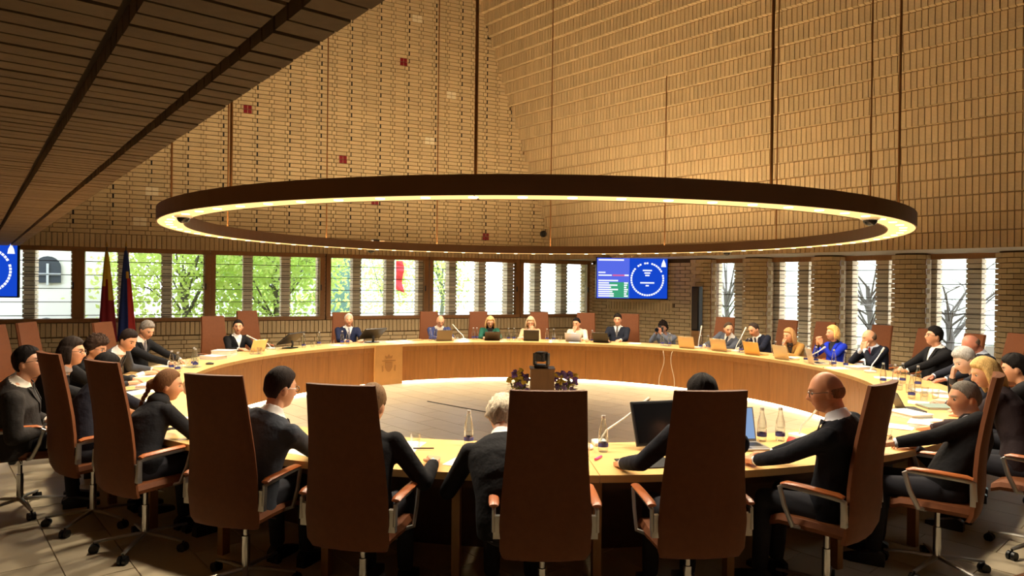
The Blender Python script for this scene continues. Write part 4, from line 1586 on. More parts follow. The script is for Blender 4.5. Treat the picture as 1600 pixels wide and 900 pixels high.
# flags
def flag(label, s, top, cols, group):
    base = PA(s, 0.55, 0)
    f = thing('flag', label, 'flag', base, ROT_A, group)
    MB().lathe([(0.0, 0.0), (0.2, 0.0), (0.2, 0.02), (0.05, 0.05), (0.0, 0.05)], 20, cap=False).build('base', DARK, f)
    MB().tube([(0, 0, 0.04), (0, 0, top)], 0.014, 8).build('pole', mat('dark_flagpole', (70, 52, 34), 0.5), f)
    MB().lathe([(0.0, 0), (0.02, 0.01), (0.012, 0.05), (0.0, 0.12)], 10, (0, 0, top), cap=False).build('finial', mat('gold_finial', (190, 150, 70), 0.3, 0.8), f)
    mats = [mat('flag_%d_%d_%d' % c, c, 0.75, var=0.1) for c in cols]
    m = MB()
    nu, nv = 28, 14
    rings = []
    for j in range(nv):
        v = j / (nv - 1)
        z = top - 0.08 - v * 1.75
        spread = 0.025 + 0.14 * v ** 0.8
        rings.append([(spread * (math.cos(2 * PI * k / nu)) + 0.03 * v, (0.03 + 0.05 * v) * math.sin(2 * PI * k / nu) - 0.02 + 0.022 * v * math.sin(6 * 2 * PI * k / nu), z) for k in range(nu)])
    m.loft(rings)
    me = m.mesh('cloth', mats, True)
    for p in me.polygons:
        c = p.center
        v = max(0.0, (top - 0.08 - c.z) / 1.75)
        spread = 0.025 + 0.14 * v ** 0.8
        u = (c.x - 0.03 * v) / spread
        if len(cols) == 2:
            p.material_index = 0 if (v < 0.36) != (u > 0.25 and v > 0.18) else 1
            p.material_index = 0 if (v < 0.42 and u < 0.1) or (u >= 0.1 and v < 0.5) else 1
            if u > -0.15 and u < 0.2 and v > 0.3:
                p.material_index = 1
        else:
            p.material_index = 0 if u < 0.12 or v < 0.34 else 1
            if 0.2 < v < 0.3 and 0.1 < u < 0.7:
                p.material_index = 2
    link('cloth', me, f)
    return f


flag('furled yellow and red flag standing before the back windows', -8.87, 2.50, [(196, 160, 40), (126, 14, 28)], 'flags')
flag('furled blue and red flag with gold mark standing before the back windows', -8.55, 2.52, [(20, 44, 112), (176, 40, 36), (206, 164, 60)], 'flags')

# crest panel on the table's inner face
cp = thing('crest_panel', 'pale oak panel with faint coat of arms standing proud of the table front', 'panel', (CX, CY, 0))
MB().loft(arc(TI - 0.03, TI + 0.024, 0.012, TZ - 0.002, -40.6, -33.0, 6)).build('board', mat('pale_oak', (214, 160, 92), 0.4, var=0.1, scale=4), cp)
CREST = mat('branded_wood', (182, 130, 72), 0.6)
cph = -36.8
cbase = polar(cph, TI - 0.031) - Vector((CX, CY, 0))


def crest(name, poly, depth=0.006):
    # (x to the viewer's right, z) outline on the panel
    m = MB().prism(poly, -depth, 0.004)
    m.build(name, CREST, cp, (cbase.x, cbase.y, 0.0), (0, 0, seat_rot(cph) + PI))


crest('shield', [(-0.07, 0.42), (0.07, 0.42), (0.07, 0.33), (0.04, 0.27), (0, 0.245), (-0.04, 0.27), (-0.07, 0.33)])
crest('crown', [(-0.06, 0.49), (0.06, 0.49), (0.075, 0.545), (0.03, 0.525), (0.0, 0.57), (-0.03, 0.525), (-0.075, 0.545)])
crest('mantle', [(-0.14, 0.46), (0.14, 0.46), (0.13, 0.44), (-0.13, 0.44)])
crest('mantle', [(-0.14, 0.36), (-0.115, 0.37), (-0.105, 0.27), (-0.135, 0.25)])
crest('mantle', [(0.14, 0.36), (0.115, 0.37), (0.105, 0.27), (0.135, 0.25)])

# pedestal with the remote camera in the middle of the ring
PX, PY = CX + 0.17, CY - 0.09
pd = thing('pedestal', 'brown wooden pedestal box in the open centre of the table', 'pedestal', (PX, PY, 0), 0)
MB().rbox((0, 0, 0.385), (0.31, 0.31, 0.77), 0.004).build('box', mat('brown_veneer', (128, 92, 52), 0.5, var=0.1, scale=5, stretch=(4, 4, 0.6)), pd)
MB().box((0, 0, 0.772), (0.33, 0.33, 0.012)).build('top_plate', mat('brown_veneer_top', (118, 84, 48), 0.5), pd)
pz = thing('remote_camera', 'black remote-controlled camera standing on the wooden pedestal', 'camera', (PX - 0.01, PY, 0.779), R(160))
MB().rbox((0, 0, 0.02), (0.16, 0.15, 0.04), 0.01).build('foot', DARK, pz)
MB().rbox((-0.09, 0, 0.11), (0.03, 0.1, 0.16), 0.01).rbox((0.09, 0, 0.11), (0.03, 0.1, 0.16), 0.01).build('yoke', DARK, pz)
_hd = MB().rbox((0, 0.01, 0.145), (0.145, 0.17, 0.125), 0.02).build('head', DARKGREY, pz)
MB().tube([(0, 0.09, 0.145), (0, 0.125, 0.145)], 0.042, 18).build('lens', DARK, _hd)
WHITE_P  # small white foot label strip
MB().box((-0.0, -0.0755, 0.012), (0.1, 0.002, 0.012)).build('foot_strip', WHITE_P, pz)


def flowers(label, x, y, seed):
    rf = random.Random(seed)
    f = thing('flower_arrangement', label, 'flowers', (x, y, 0), 0, 'flower arrangements by the pedestal')
    MB().lathe([(0.0, 0.0), (0.1, 0.0), (0.13, 0.3), (0.12, 0.33), (0.1, 0.3), (0.0, 0.3)], 18, cap=False).build('pot', mat('dark_pot', (54, 44, 36), 0.6), f, smooth='auto')
    pm = [mat('purple_petals', (128, 92, 178), 0.7, var=0.2), mat('yellow_petals', (226, 200, 84), 0.7, var=0.2), mat('lilac_petals', (150, 128, 190), 0.7, var=0.2)]
    gm = mat('leaf_green', (120, 124, 52), 0.7, var=0.2)
    for k in range(26):
        a, rr_ = rf.uniform(0, 2 * PI), rf.uniform(0.03, 0.2)
        h = rf.uniform(0.52, 0.74) - rr_ * 0.4
        st = MB().tube([(0, 0, 0.28), (math.cos(a) * rr_ * 0.5, math.sin(a) * rr_ * 0.5, 0.4), (math.cos(a) * rr_, math.sin(a) * rr_, h)], 0.004, 5)
        for j in range(7):
            b = a + rf.uniform(-1, 1)
            q = Vector((math.cos(a) * rr_ * 0.7, math.sin(a) * rr_ * 0.7, 0.3 + (h - 0.3) * rf.uniform(0.2, 0.8)))
            st.loft([[q, q + Vector((0.004, 0.004, 0))], [q + Vector((math.cos(b) * 0.03, math.sin(b) * 0.03, 0.02)), q + Vector((math.cos(b) * 0.03 + 0.012, math.sin(b) * 0.03, 0.024))],
                     [q + Vector((math.cos(b) * 0.07, math.sin(b) * 0.07, 0.012)), q + Vector((math.cos(b) * 0.09 + 0.002, math.sin(b) * 0.07, 0.014))]], cap=False)
        so = st.build('stem', gm, f)
        bl = MB()
        c = Vector((math.cos(a) * rr_, math.sin(a) * rr_, h))
        for j in range(9):
            d = Vector((rf.gauss(0, 1), rf.gauss(0, 1), rf.gauss(0.4, 0.8))).normalized()
            bl.ball(c + d * 0.026, (0.022, 0.022, 0.017), 6, 5)
        bl.build('blossom', pm[(0, 1, 0, 2, 1)[k % 5]], so)


flowers('purple and yellow flowers left of the wooden pedestal', CX - 0.12, CY + 0.02, 4)
flowers('purple and yellow flowers right of the wooden pedestal', CX + 0.48, CY + 0.06, 9)
MB_ = MB()
c0, c1, c2 = polar(-47, 2.3, 0.008), polar(-43.6, 2.25, 0.008), polar(-36.8, 0.99, 0.008)
tag(MB().tube([c1, c1 + (c2 - c1) * 0.5, c2, polar(100, 0.1, 0.008)], 0.011, 6).build('floor_cable', mat('grey_cable', (70, 62, 54), 0.6)), 'dark cable lying on the floor towards the pedestal', 'cable')

# ================================================================== THINGS ON THE TABLE
GLASS = clear_glass('bottle_glass', (0.90, 0.93, 0.92), 0.46, True, 0.12)
WATER = clear_glass('water', (0.93, 0.96, 0.95), 0.2)
LABEL = mat('blue_bottle_label', (52, 58, 130), 0.6)
CAP = mat('silver_cap', (205, 205, 205), 0.35, 0.6)
BOTTLE = [('glass', MB().lathe([(0.0, 0.0), (0.031, 0.0), (0.034, 0.012), (0.034, 0.1), (0.030, 0.145), (0.017, 0.195), (0.013, 0.225), (0.0135, 0.232)], 16, cap=False).mesh('glass', GLASS, True)),
          ('water', MB().lathe([(0.0, 0.095), (0.032, 0.096)], 14, cap=False).mesh('water', WATER, True)),
          ('label', MB().lathe([(0.0346, 0.035), (0.0346, 0.062)], 16, cap=False).mesh('label', LABEL, True)),
          ('cap', MB().lathe([(0.0, 0.246), (0.0145, 0.246), (0.0155, 0.226), (0.0, 0.226)], 12, cap=False).mesh('cap', CAP, 'auto'))]
TUMBLER = [('glass', MB().lathe([(0.0, 0.0), (0.028, 0.0), (0.030, 0.004), (0.035, 0.095)], 16, cap=False).mesh('glass', GLASS, True)),
           ('water', MB().lathe([(0.0, 0.05), (0.0300, 0.051)], 14, cap=False).mesh('water', WATER, True))]


def put(parts, name, label, cat, phi, r, group, turn=0.0, z=TZ):
    o = thing(name, label, cat, polar(phi, r, z + 0.0005), seat_rot(phi) + R(turn), group)
    for n, me in parts:
        link(n, me, o)
    return o


def ordered(lst):
    """with the words that tell the members of a small set apart, counted from the left in view"""
    srt = sorted(lst, key=lambda q: view(polar(q[0], q[1], TZ))[0])
    n = len(srt)
    if n == 1:
        wd = ['']
    elif n == 2:
        wd = [', left of the two', ', right of the two']
    else:
        wd = [', ' + ('leftmost', 'second', 'third', 'fourth', 'fifth')[i] + ('' if i == 0 else ' from the left') for i in range(n)]
    return list(zip(srt, wd))


def bottles(lst, where):
    for (phi, r), wd in ordered(lst):
        put(BOTTLE, 'water_bottle', 'water bottle ' + where + wd, 'bottle', phi, r, 'water bottles on the table')


def tumblers(lst, where):
    for (phi, r), wd in ordered(lst):
        put(TUMBLER, 'drinking_glass', 'drinking glass ' + where + wd, 'glass', phi, r, 'drinking glasses on the table')


B = bottles
B([(-23.0, 4.72), (-21.7, 4.72)], 'left of the bald man in blue')
B([(-12.2, 4.80), (-11.3, 4.83)], 'left of the woman in green')
B([(-3.7, 4.66), (-2.3, 4.68)], 'between the woman in green and the woman in beige')
B([(5.9, 4.64), (7.6, 4.62)], 'right of the woman in beige')
B([(17.4, 4.54)], 'between the cream blouse and the dark suit')
B([(34.6, 4.62), (36.3, 4.66)], 'in front of the photographer')
B([(-55.7, 4.62)], 'right of the tilted black monitor')
B([(-50.2, 4.80)], 'standing alone left of the white-haired man in navy')
B([(-44.9, 4.74), (-43.6, 4.72)], 'in front of the white-haired man in navy')
B([(44.2, 4.62), (45.8, 4.66)], 'in front of the man in the grey suit')
B([(54.2, 4.62), (55.9, 4.66)], 'in front of the man in dark navy')
B([(62.9, 4.62), (64.8, 4.62)], 'in front of the woman in gold-brown')
B([(73.2, 4.45), (74.9, 4.52)], 'left of the woman in blue')
B([(80.6, 4.48), (82.2, 4.58)], 'before the man with the red tie')
B([(103.2, 4.30), (104.6, 4.40)], 'on a tray before the man leaning back')
B([(102.0, 4.54), (105.4, 4.62)], 'behind the tray before the man leaning back')
B([(117.4, 4.40)], 'beside the glasses at the right end of the table')
B([(-92.8, 4.36), (-91.0, 4.44)], 'on a tray at the left end of the table')
B([(-98.4, 4.42), (-96.0, 4.56)], 'before the young man bending over papers')
B([(-172.9, 4.30)], 'left of the white-haired person bending over the table')
B([(174.9, 4.42)], 'right of the near middle chair')
B([(158.2, 4.34), (156.4, 4.38)], 'right of the open laptop')
G = tumblers
G([(-19.0, 4.82), (-16.5, 4.7)], 'by the bald man in blue')
G([(-5.2, 4.7)], 'by the woman in green')
G([(9.2, 4.62)], 'by the woman in beige')
G([(-53.6, 4.6), (-47.6, 4.7)], 'left of the white-haired man in navy')
G([(47.2, 4.5), (49.0, 4.56)], 'by the man in the grey suit')
G([(56.6, 4.5)], 'by the man in dark navy')
G([(65.6, 4.5)], 'by the woman in gold-brown')
G([(112.0, 4.42), (114.5, 4.54), (119.8, 4.5), (109.5, 4.36), (116.0, 4.62)], 'at the right end of the table')
G([(-94.6, 4.5), (-90.0, 4.55)], 'at the left end of the table')
G([(-168.4, 4.44)], 'beside the near papers')
G([(176.8, 4.55)], 'right of the near middle chair')
G([(152.4, 4.5)], 'by the bald man with glasses')
G([(-71.0, 4.52), (-69.2, 4.5), (-70.1, 4.42)], 'on a tray before the woman in the black blazer')
G([(-133.5, 4.5), (-127, 4.4)], 'among the papers at the near left')
for phi, r, where in ((103.6, 4.38, 'before the man leaning back'), (-92.0, 4.42, 'at the left end of the table'), (-70.1, 4.48, 'before the woman in the black blazer'), (55.2, 4.58, 'before the man in dark navy'),
                      (35.5, 4.64, 'in front of the photographer')):
    tag(MB().lathe([(0.0, 0.0), (0.10, 0.0), (0.108, 0.003), (0.102, 0.003), (0.0, 0.0022)], 24, cap=False).build('tray', SILVER, None, polar(phi, r, TZ)), 'round silver tray ' + where, 'tray', 'round trays')
for o in list(col.objects):
    if o.get('category') in ('bottle', 'glass') and ('tray' in o['label'] or 'man in dark navy' in o['label'] or 'front of the photographer' in o['label']):
        o.location.z += 0.003


def laptop(label, phi, r, turn, lid, angle=108, screen_on=False, w=0.31, d=0.215):
    """user's side is local -Y when turn = 0 (lid towards the table's centre)"""
    L = thing('laptop', label, 'laptop', polar(phi, r, TZ + 0.0005), seat_rot(phi) + R(turn), 'laptops on the table')
    m = mat('laptop_%d_%d_%d' % lid, lid, 0.35, 0.5 if sum(lid) > 200 else 0.0)
    MB().rbox((0, 0, 0.009), (w, d, 0.016), 0.004).build('base', m, L)
    MB().box((0, -0.02 + 0.04, 0.0178), (w * 0.88, d * 0.42, 0.0012)).build('keyboard', DARK, L)
    MB().box((0, -d * 0.3, 0.0176), (0.09, 0.055, 0.001)).build('touchpad', DARKGREY, L)
    a = R(angle - 90)
    rot = Matrix.Rotation(-a, 3, 'X')
    hinge = Vector((0, d / 2 - 0.006, 0.016))
    lidm = MB().rbox(hinge + rot @ Vector((0, 0, d / 2)), (w, 0.008, d), 0.003, rot).build('lid', m, L)
    scr = emit('laptop_screen', (150, 180, 224), 0.8) if screen_on else mat('dark_display', (14, 15, 18), 0.15)
    MB().box(hinge + rot @ Vector((0, -0.0048, d / 2 + 0.004)), (w - 0.02, 0.001, d - 0.026), rot).build('display', scr, lidm)
    return L


laptop('grey laptop before the bald man in blue', -20.2, 4.62, 0, (120, 112, 100))
laptop('low dark tablet computer before the woman in green', -7.9, 4.66, 0, (50, 40, 32), 128)
laptop('black laptop before the woman in beige', 2.0, 4.60, 0, (28, 26, 24))
laptop('pale laptop before the woman in the cream blouse', 12.6, 4.66, 0, (190, 190, 200), 130)
laptop('dark laptop before the man under the wall screen', 19.8, 4.62, -4, (26, 24, 22), 118)
laptop('silver laptop standing alone left of the man in grey', 42.2, 4.50, 0, (214, 190, 150))
laptop('silver laptop before the man in grey', 50.6, 4.50, 0, (206, 184, 148))
laptop('gold-coloured laptop before the man in dark navy', 59.6, 4.48, 0, (222, 178, 106))
laptop('silver laptop before the woman in gold-brown', 68.4, 4.42, 0, (214, 196, 160))
laptop('silver laptop seen at an angle before the woman in blue', 76.6, 4.46, -22, (206, 196, 180), 104)
laptop('cream tablet in a stand before the woman in the black blazer', -66.6, 4.80, -12, (226, 204, 160), 115, w=0.26, d=0.2)
laptop('open laptop with pale blue screen between the two near right chairs', 162.0, 4.46, -12, (150, 146, 140), 106, True, 0.36, 0.245)
laptop('dark tablet computer beside papers at the near right', 128.0, 4.42, 30, (30, 30, 34), 118, False, 0.25, 0.18)


def monitor(label, phi, r, turn, tilt):
    m = thing('monitor', label, 'monitor', polar(phi, r, TZ + 0.0005), seat_rot(phi) + R(turn), 'low monitors on the table')
    MB().rbox((0, 0, 0.008), (0.22, 0.18, 0.016), 0.004).build('foot', DARK, m)
    MB().tube([(0, 0.03, 0.01), (0, 0.05, 0.07), (0, 0.03, 0.13)], [(0.03, 0.012)] * 3, 8).build('arm', DARK, m)
    rot = Matrix.Rotation(R(-tilt), 3, 'X')
    p = MB().rbox(Vector((0, 0.02, 0.17)), (0.5, 0.025, 0.31), 0.006, rot).build('panel', DARK, m)
    MB().box(Vector((0, 0.02, 0.17)) + rot @ Vector((0, -0.0135, 0)), (0.47, 0.002, 0.27), rot).build('display', mat('dark_display', (14, 15, 18), 0.15), p)


monitor('low tilted black monitor right of the woman in the black blazer', -58.2, 4.72, 18, 52)
monitor('low tilted black monitor before the white-haired man in navy', -37.6, 4.72, 12, 50)
monitor('black monitor left of the dark-haired man seen from behind', 168.6, 4.34, 6, 20)


def mic(label, phi, r, tip, bend=0.05):
    """gooseneck microphone; tip = offset of the head from the base (x right of the speaker, y ahead, z)"""
    m = thing('microphone', label, 'microphone', polar(phi, r, TZ + 0.0005), seat_rot(phi), 'gooseneck microphones')
    MB().rbox((0, 0, 0.014), (0.10, 0.13, 0.028), 0.008).build('base', WHITE_P, m)
    t = Vector(tip)
    pts = [Vector((0, 0, 0.025)), Vector((0, 0, 0.06)) + t * 0.15, Vector((0, 0, 0.03)) + t * 0.6, Vector((0, 0, 0.02)) + t]
    MB().tube(pts, 0.0075, 8).build('neck', WHITE_P, m)
    dr = (pts[-1] - pts[-2]).normalized()
    MB().tube([pts[-1] - dr * 0.01, pts[-1] + dr * 0.06], 0.0125, 10).build('head', mat('mic_head', (215, 205, 190), 0.5), m)


mic('white gooseneck microphone before the woman in the black blazer', -62.0, 4.82, (0.32, -0.14, 0.2))
mic('white gooseneck microphone right of the bald man in blue', -14.6, 4.74, (0.18, -0.1, 0.24))
mic('white upright microphone beside the lone silver laptop', 43.6, 4.62, (0.0, -0.1, 0.33))
mic('white gooseneck microphone between the man in grey and the man in navy', 53.0, 4.60, (-0.1, -0.12, 0.36))
mic('white gooseneck microphone before the woman in blue', 70.8, 4.70, (-0.1, -0.14, 0.16))
mic('white gooseneck microphone before the man with the red tie', 89.0, 4.60, (0.08, -0.2, 0.26))
mic('white gooseneck microphone pointing right before the near middle chair', 174.6, 4.22, (0.30, -0.04, 0.28))
mic('white gooseneck microphone before the bald man with glasses', 153.6, 4.36, (-0.02, -0.2, 0.26))


def sheets(label, phi, r, turn, n=2, w=0.21, d=0.297, thick=0.0012, seed=1, grp='papers on the table'):
    rs = random.Random(seed)
    o = thing('paper_pile', label, 'papers', polar(phi, r, TZ + 0.0004), seat_rot(phi) + R(turn), grp)
    z = 0.0
    for k in range(n):
        MB().box((0, 0, 0), (w, d, thick)).build('sheet', PAPER, o, (rs.uniform(-0.02, 0.02), rs.uniform(-0.02, 0.02), z + thick / 2), (0, 0, R(rs.uniform(-9, 9))))
        z += thick + 0.0002


def binder(label, phi, r, turn, h=0.05, colr=(232, 226, 214), w=0.24, d=0.31, grp='folders and document stacks'):
    o = thing('document_stack', label, 'documents', polar(phi, r, TZ + 0.0004), seat_rot(phi) + R(turn), grp)
    m = mat('cover_%d_%d_%d' % colr, colr, 0.6)
    MB().box((0, 0, 0.002), (w, d, 0.004)).build('cover', m, o)
    k = max(2, int(h / 0.012))
    for j in range(k):
        t = (h - 0.008) / k
        MB().box((0.004 * ((j * 7) % 3 - 1), 0.004 * ((j * 5) % 3 - 1), 0.004 + t * (j + 0.5)), (w - 0.016, d - 0.014, t - 0.001)).build('page_block', PAPER, o)
    MB().box((0, 0, h - 0.002), (w, d, 0.003)).build('cover', m, o)


P_ = sheets
P_('loose papers before the dark sleeve at the near left middle', -167.2, 4.45, 10, 3, seed=2)
P_('white papers under the arm of the man in the grey suit', -160.6, 4.72, -6, 3, seed=3)
P_('white paper under the bending white-haired person', -174.0, 4.70, -14, 2, seed=4)
P_('white paper beside the monitor at the near right', 168.0, 4.72, 10, 2, seed=5)
P_('papers before the bald man with glasses', 155.5, 4.62, 8, 2, seed=6)
P_('papers under the hands of the young man in grey', -103.0, 4.62, 10, 3, seed=7)
P_('papers under the hands of the grey-haired man in black', -91.0, 4.74, 0, 3, seed=8)
P_('papers before the woman with wavy hair', -112.0, 4.58, -10, 4, seed=9)
P_('papers before the woman with the braid', -139.5, 4.66, 20, 3, seed=10)
P_('papers right of the bald man in blue', -15.5, 4.58, 5, 2, seed=11)
P_('papers left of the bald man in blue', -29.0, 4.74, 0, 4, seed=12)
P_('papers right of the man under the wall screen', 27.4, 4.72, 8, 3, seed=13)
P_('papers before the white-haired man in navy', -47.0, 4.6, 0, 2, seed=14)
P_('papers before the woman in blue', 83.6, 4.40, 10, 3, seed=15)
P_('papers before the man leaning back', 96.0, 4.55, -12, 3, seed=16)
P_('papers spread before the short grey-haired man', 140.0, 4.50, 20, 4, seed=17)
P_('papers beside the dark tablet at the near right', 133.0, 4.60, -20, 4, seed=18)
P_('papers before the white-haired person covering the face', 121.0, 4.52, 0, 2, seed=19)
P_('papers right of the thick book at the near right', 143.6, 4.42, -14, 3, seed=21)
P_('papers behind the glasses at the right end of the table', 113.5, 4.78, 6, 3, seed=22)
P_('papers left of the dark pen on the near side', -164.0, 4.50, 24, 2, seed=23)
P_('papers beside the lilac folder', -118.8, 4.44, 34, 3, seed=24)
P_('papers before the man with collar-length hair', -127.0, 4.60, 12, 3, seed=25)
P_('papers between the white-haired man in navy and the flat brown folder', -33.0, 4.66, -6, 3, seed=26)
P_('papers right of the woman in gold-brown', 66.2, 4.66, 6, 2, seed=27)
P_('papers before the woman in the cream blouse', 13.2, 4.46, 4, 2, seed=20)
binder('tall white document stack left of the woman in the black blazer', -75.0, 4.76, 14, 0.085)
binder('white folder beside the tall document stack', -80.5, 4.62, -10, 0.05, (220, 214, 204))
binder('lilac folder on the table at the left', -114.5, 4.42, -20, 0.03, (188, 178, 206))
binder('thick white folder before the man with collar-length hair', -122.5, 4.56, 30, 0.045)
binder('white folder beside the chair back at the left', -131.5, 4.66, -12, 0.03)
binder('thick document stack before the man with the red tie', 84.6, 4.66, 12, 0.04)
binder('thick brown-edged book near the short grey-haired man', 147.0, 4.58, 24, 0.05, (176, 140, 96))
binder('white ring folder before the woman with straight blonde hair', 132.4, 4.46, -30, 0.04)
binder('white folder nearest the short grey-haired man', 137.2, 4.72, 10, 0.035)
binder('grey-green folder before the white-haired person', 123.6, 4.62, 30, 0.02, (120, 140, 130))
binder('white folder before the man leaning back', 110.5, 4.62, 10, 0.025)
binder('black desk pad at the elbow of the dark-haired man seen from behind', 172.4, 4.74, 4, 0.008, (26, 26, 28), 0.34, 0.24)
binder('flat brown folder right of the white-haired man in navy', -26.4, 4.84, 4, 0.016, (196, 150, 88), 0.3, 0.2)


def small(name, label, cat, phi, r, shape, m, turn=0.0, group=None):
    tag(shape.build(name, m, None, polar(phi, r, TZ + 0.0005), (0, 0, seat_rot(phi) + R(turn)), smooth='auto'), label, cat, group)


small('computer_mouse', 'black mouse on the table at the left end', 'mouse', -88.4, 4.32, MB().ball((0, 0, 0.012), (0.032, 0.055, 0.018), 14, 8), DARK, 20)
small('computer_mouse', 'white mouse left of the dark-haired man seen from behind', 'mouse', 176.0, 4.34, MB().ball((0, 0, 0.014), (0.034, 0.056, 0.02), 14, 8), WHITE_P)
small('spectacles_case', 'red spectacles case before the bald man with glasses', 'case', 156.6, 4.5, MB().rbox((0, 0, 0.022), (0.15, 0.06, 0.044), 0.018), mat('red_case', (176, 44, 36), 0.4), 40)
small('mobile_phone', 'black phone beside the papers before the woman with wavy hair', 'phone', -117.5, 4.62, MB().rbox((0, 0, 0.005), (0.075, 0.15, 0.009), 0.003), DARK, 30)
small('pen', 'dark pen lying on the near papers', 'pen', -169.4, 4.50, MB().tube([(-0.07, 0, 0.012), (0.07, 0.01, 0.012)], 0.005, 8), DARK, 10)
small('mobile_phone', 'black phone before the man with the red tie', 'phone', 87.0, 4.74, MB().rbox((0, 0, 0.005), (0.075, 0.15, 0.009), 0.003), DARK, 60)
small('pink_marker', 'pink marker pen right of the near middle chair', 'pen', 175.8, 4.62, MB().tube([(-0.05, 0, 0.009), (0.05, 0.01, 0.009)], 0.008, 8), mat('pink_plastic', (226, 84, 150), 0.4), 50)
for phi, lb in ((-18.0, 'white cup by the bald man in blue'), (-1.0, 'white cup left of the black laptop'), (16.0, 'white cup by the woman in the cream blouse'), (48.0, 'white cup by the man in grey'), (78.6, 'white cup by the woman in blue')):
    small('coffee_cup', lb, 'cup', phi, 4.56, MB().lathe([(0.0, 0.0), (0.022, 0.0), (0.04, 0.03), (0.043, 0.06), (0.040, 0.06), (0.034, 0.02), (0.0, 0.012)], 16, cap=False), WHITE_P, 0, 'coffee cups')
# white cables hanging over the inner edge of the table
for phi, lb, w_ in ((37.2, 'white cable hanging down the table front below the photographer', 0.05), (40.2, 'white cable with adapter hanging down the table front', -0.04), (83.0, 'brown cable hanging down the table front at the right', 0.03)):
    pts = []
    for k in range(9):
        t = k / 8
        pts.append(polar(phi + math.degrees(w_ * math.sin(t * 5.5) / 4.15), TI - 0.014 + (0.05 if k == 0 else 0), TZ + 0.008 - t * 0.735))
    cable_m = mat('white_cable', (222, 206, 176), 0.5) if phi < 80 else mat('brown_cable', (120, 70, 44), 0.5)
    tag(MB().tube(pts, 0.006, 6).build('hanging_cable', cable_m), lb, 'cable', 'cables hanging over the table edge')

# corner of a low wooden desk at the lower right of the picture
_c = Vector((1.715, 2.32, 0)) + dA * 0.42 + inA * 0.33
dk = thing('side_desk', 'corner of a brown wooden desk at the lower right edge of the picture', 'desk', _c, ROT_A)
MB().rbox((0, 0, 0.885), (1.3, 0.6, 0.03), 0.005).build('desk_top', mat('brown_desk', (150, 96, 50), 0.4, var=0.1, scale=6), dk)
for sx in (-1, 1):
    MB().box((sx * 0.6, 0, 0.435), (0.03, 0.54, 0.87)).build('side_panel', MATS['brown_desk'], dk)
MB().box((0, 0.2, 0.55), (1.17, 0.02, 0.5)).build('modesty_panel', MATS['brown_desk'], dk)

# ================================================================== OUTSIDE
gm = mat('pale_paving', (190, 196, 176), 0.9, var=0.15, scale=1.0)
gr = MB().box((0, 45, -0.55), (160, 120, 0.5))
struct(gr.build('ground_outside', gm), 'pale ground outside the windows')
LEAFM = [mat('spring_leaf', (204, 220, 136), 0.6, var=0.2, scale=3), mat('fresh_leaf', (184, 212, 120), 0.6, var=0.2, scale=3)]
for _m in LEAFM:
    _nt = _m.node_tree
    _pb = _nt.nodes['Principled BSDF']
    _tr = _nt.nodes.new('ShaderNodeBsdfTranslucent')
    _tr.inputs[0].default_value = (*lin((214, 230, 130)), 1)
    _mx = _nt.nodes.new('ShaderNodeMixShader')
    _mx.inputs[0].default_value = 0.5
    _nt.links.new(_pb.outputs[0], _mx.inputs[1])
    _nt.links.new(_tr.outputs[0], _mx.inputs[2])
    _nt.links.new(_mx.outputs[0], _nt.nodes['Material Output'].inputs[0])
BARK = mat('grey_bark', (110, 104, 98), 0.9)


def tree(label, base, h, crown, n, seed, leaf=0, lsize=0.16, zlow=0.25, cat='tree', group='trees outside the windows', bare=False):
    rt = random.Random(seed)
    t = thing('leafy_tree' if not bare else 'bare_tree', label, cat, base, 0, group)
    tr = MB()
    tr.tube([(0, 0, 0), (0.1, 0.05, h * 0.25), (0, 0.1, h * 0.5)], [0.12, 0.1, 0.06], 8)
    tips = []
    for k in range(16):
        a = rt.uniform(0, 2 * PI)
        z0 = h * rt.uniform(0.18, 0.5)
        e = Vector((math.cos(a) * crown * rt.uniform(0.6, 1), math.sin(a) * crown * rt.uniform(0.6, 1), h * rt.uniform(0.35, 0.95)))
        s = Vector((0.05, 0.05, z0))
        mid = (s + e) / 2 + Vector((rt.uniform(-0.3, 0.3), rt.uniform(-0.3, 0.3), 0.3))
        tr.tube([s, mid, e], [0.035, 0.022, 0.01], 5)
        for j in range(3):
            q = mid + (e - mid) * rt.random()
            f = q + Vector((rt.uniform(-1, 1), rt.uniform(-1, 1), rt.uniform(-0.2, 0.8))) * crown * 0.35
            tr.tube([q, f], [0.012, 0.005], 4)
            tips.append(f)
        tips.append(e)
    tr.build('trunk', BARK, t)
    if not bare:
        lv = MB()
        for k in range(n):
            c = rt.choice(tips) + Vector((rt.gauss(0, 1), rt.gauss(0, 1), rt.gauss(0, 1))) * crown * 0.2
            if k % 3 == 0:
                a = rt.uniform(0, 2 * PI)
                rr_ = crown * math.sqrt(rt.random())
                c = Vector((math.cos(a) * rr_, math.sin(a) * rr_, h * rt.uniform(0.14, 0.75)))
            u = Vector((rt.gauss(0, 1), rt.gauss(0, 1), rt.gauss(0, 1))).normalized()
            v = u.orthogonal().normalized()
            s = lsize * rt.uniform(0.6, 1.3)
            lv.v += [tuple(c - u * s * 0.5), tuple(c + v * s * 0.28), tuple(c + u * s * 0.5), tuple(c - v * s * 0.28)]
            b = len(lv.v) - 4
            lv.f.append((b, b + 1, b + 2, b + 3))
            lv.m.append(0)
        me = bpy.data.meshes.new('leaves')
        me.from_pydata(lv.v, [], lv.f)
        me.materials.append(LEAFM[leaf])
        o = link('leaves', me, t)
        o['kind'] = 'stuff'


def out(px_s, dist, z=-0.3):
    return PA(px_s, -dist, z)


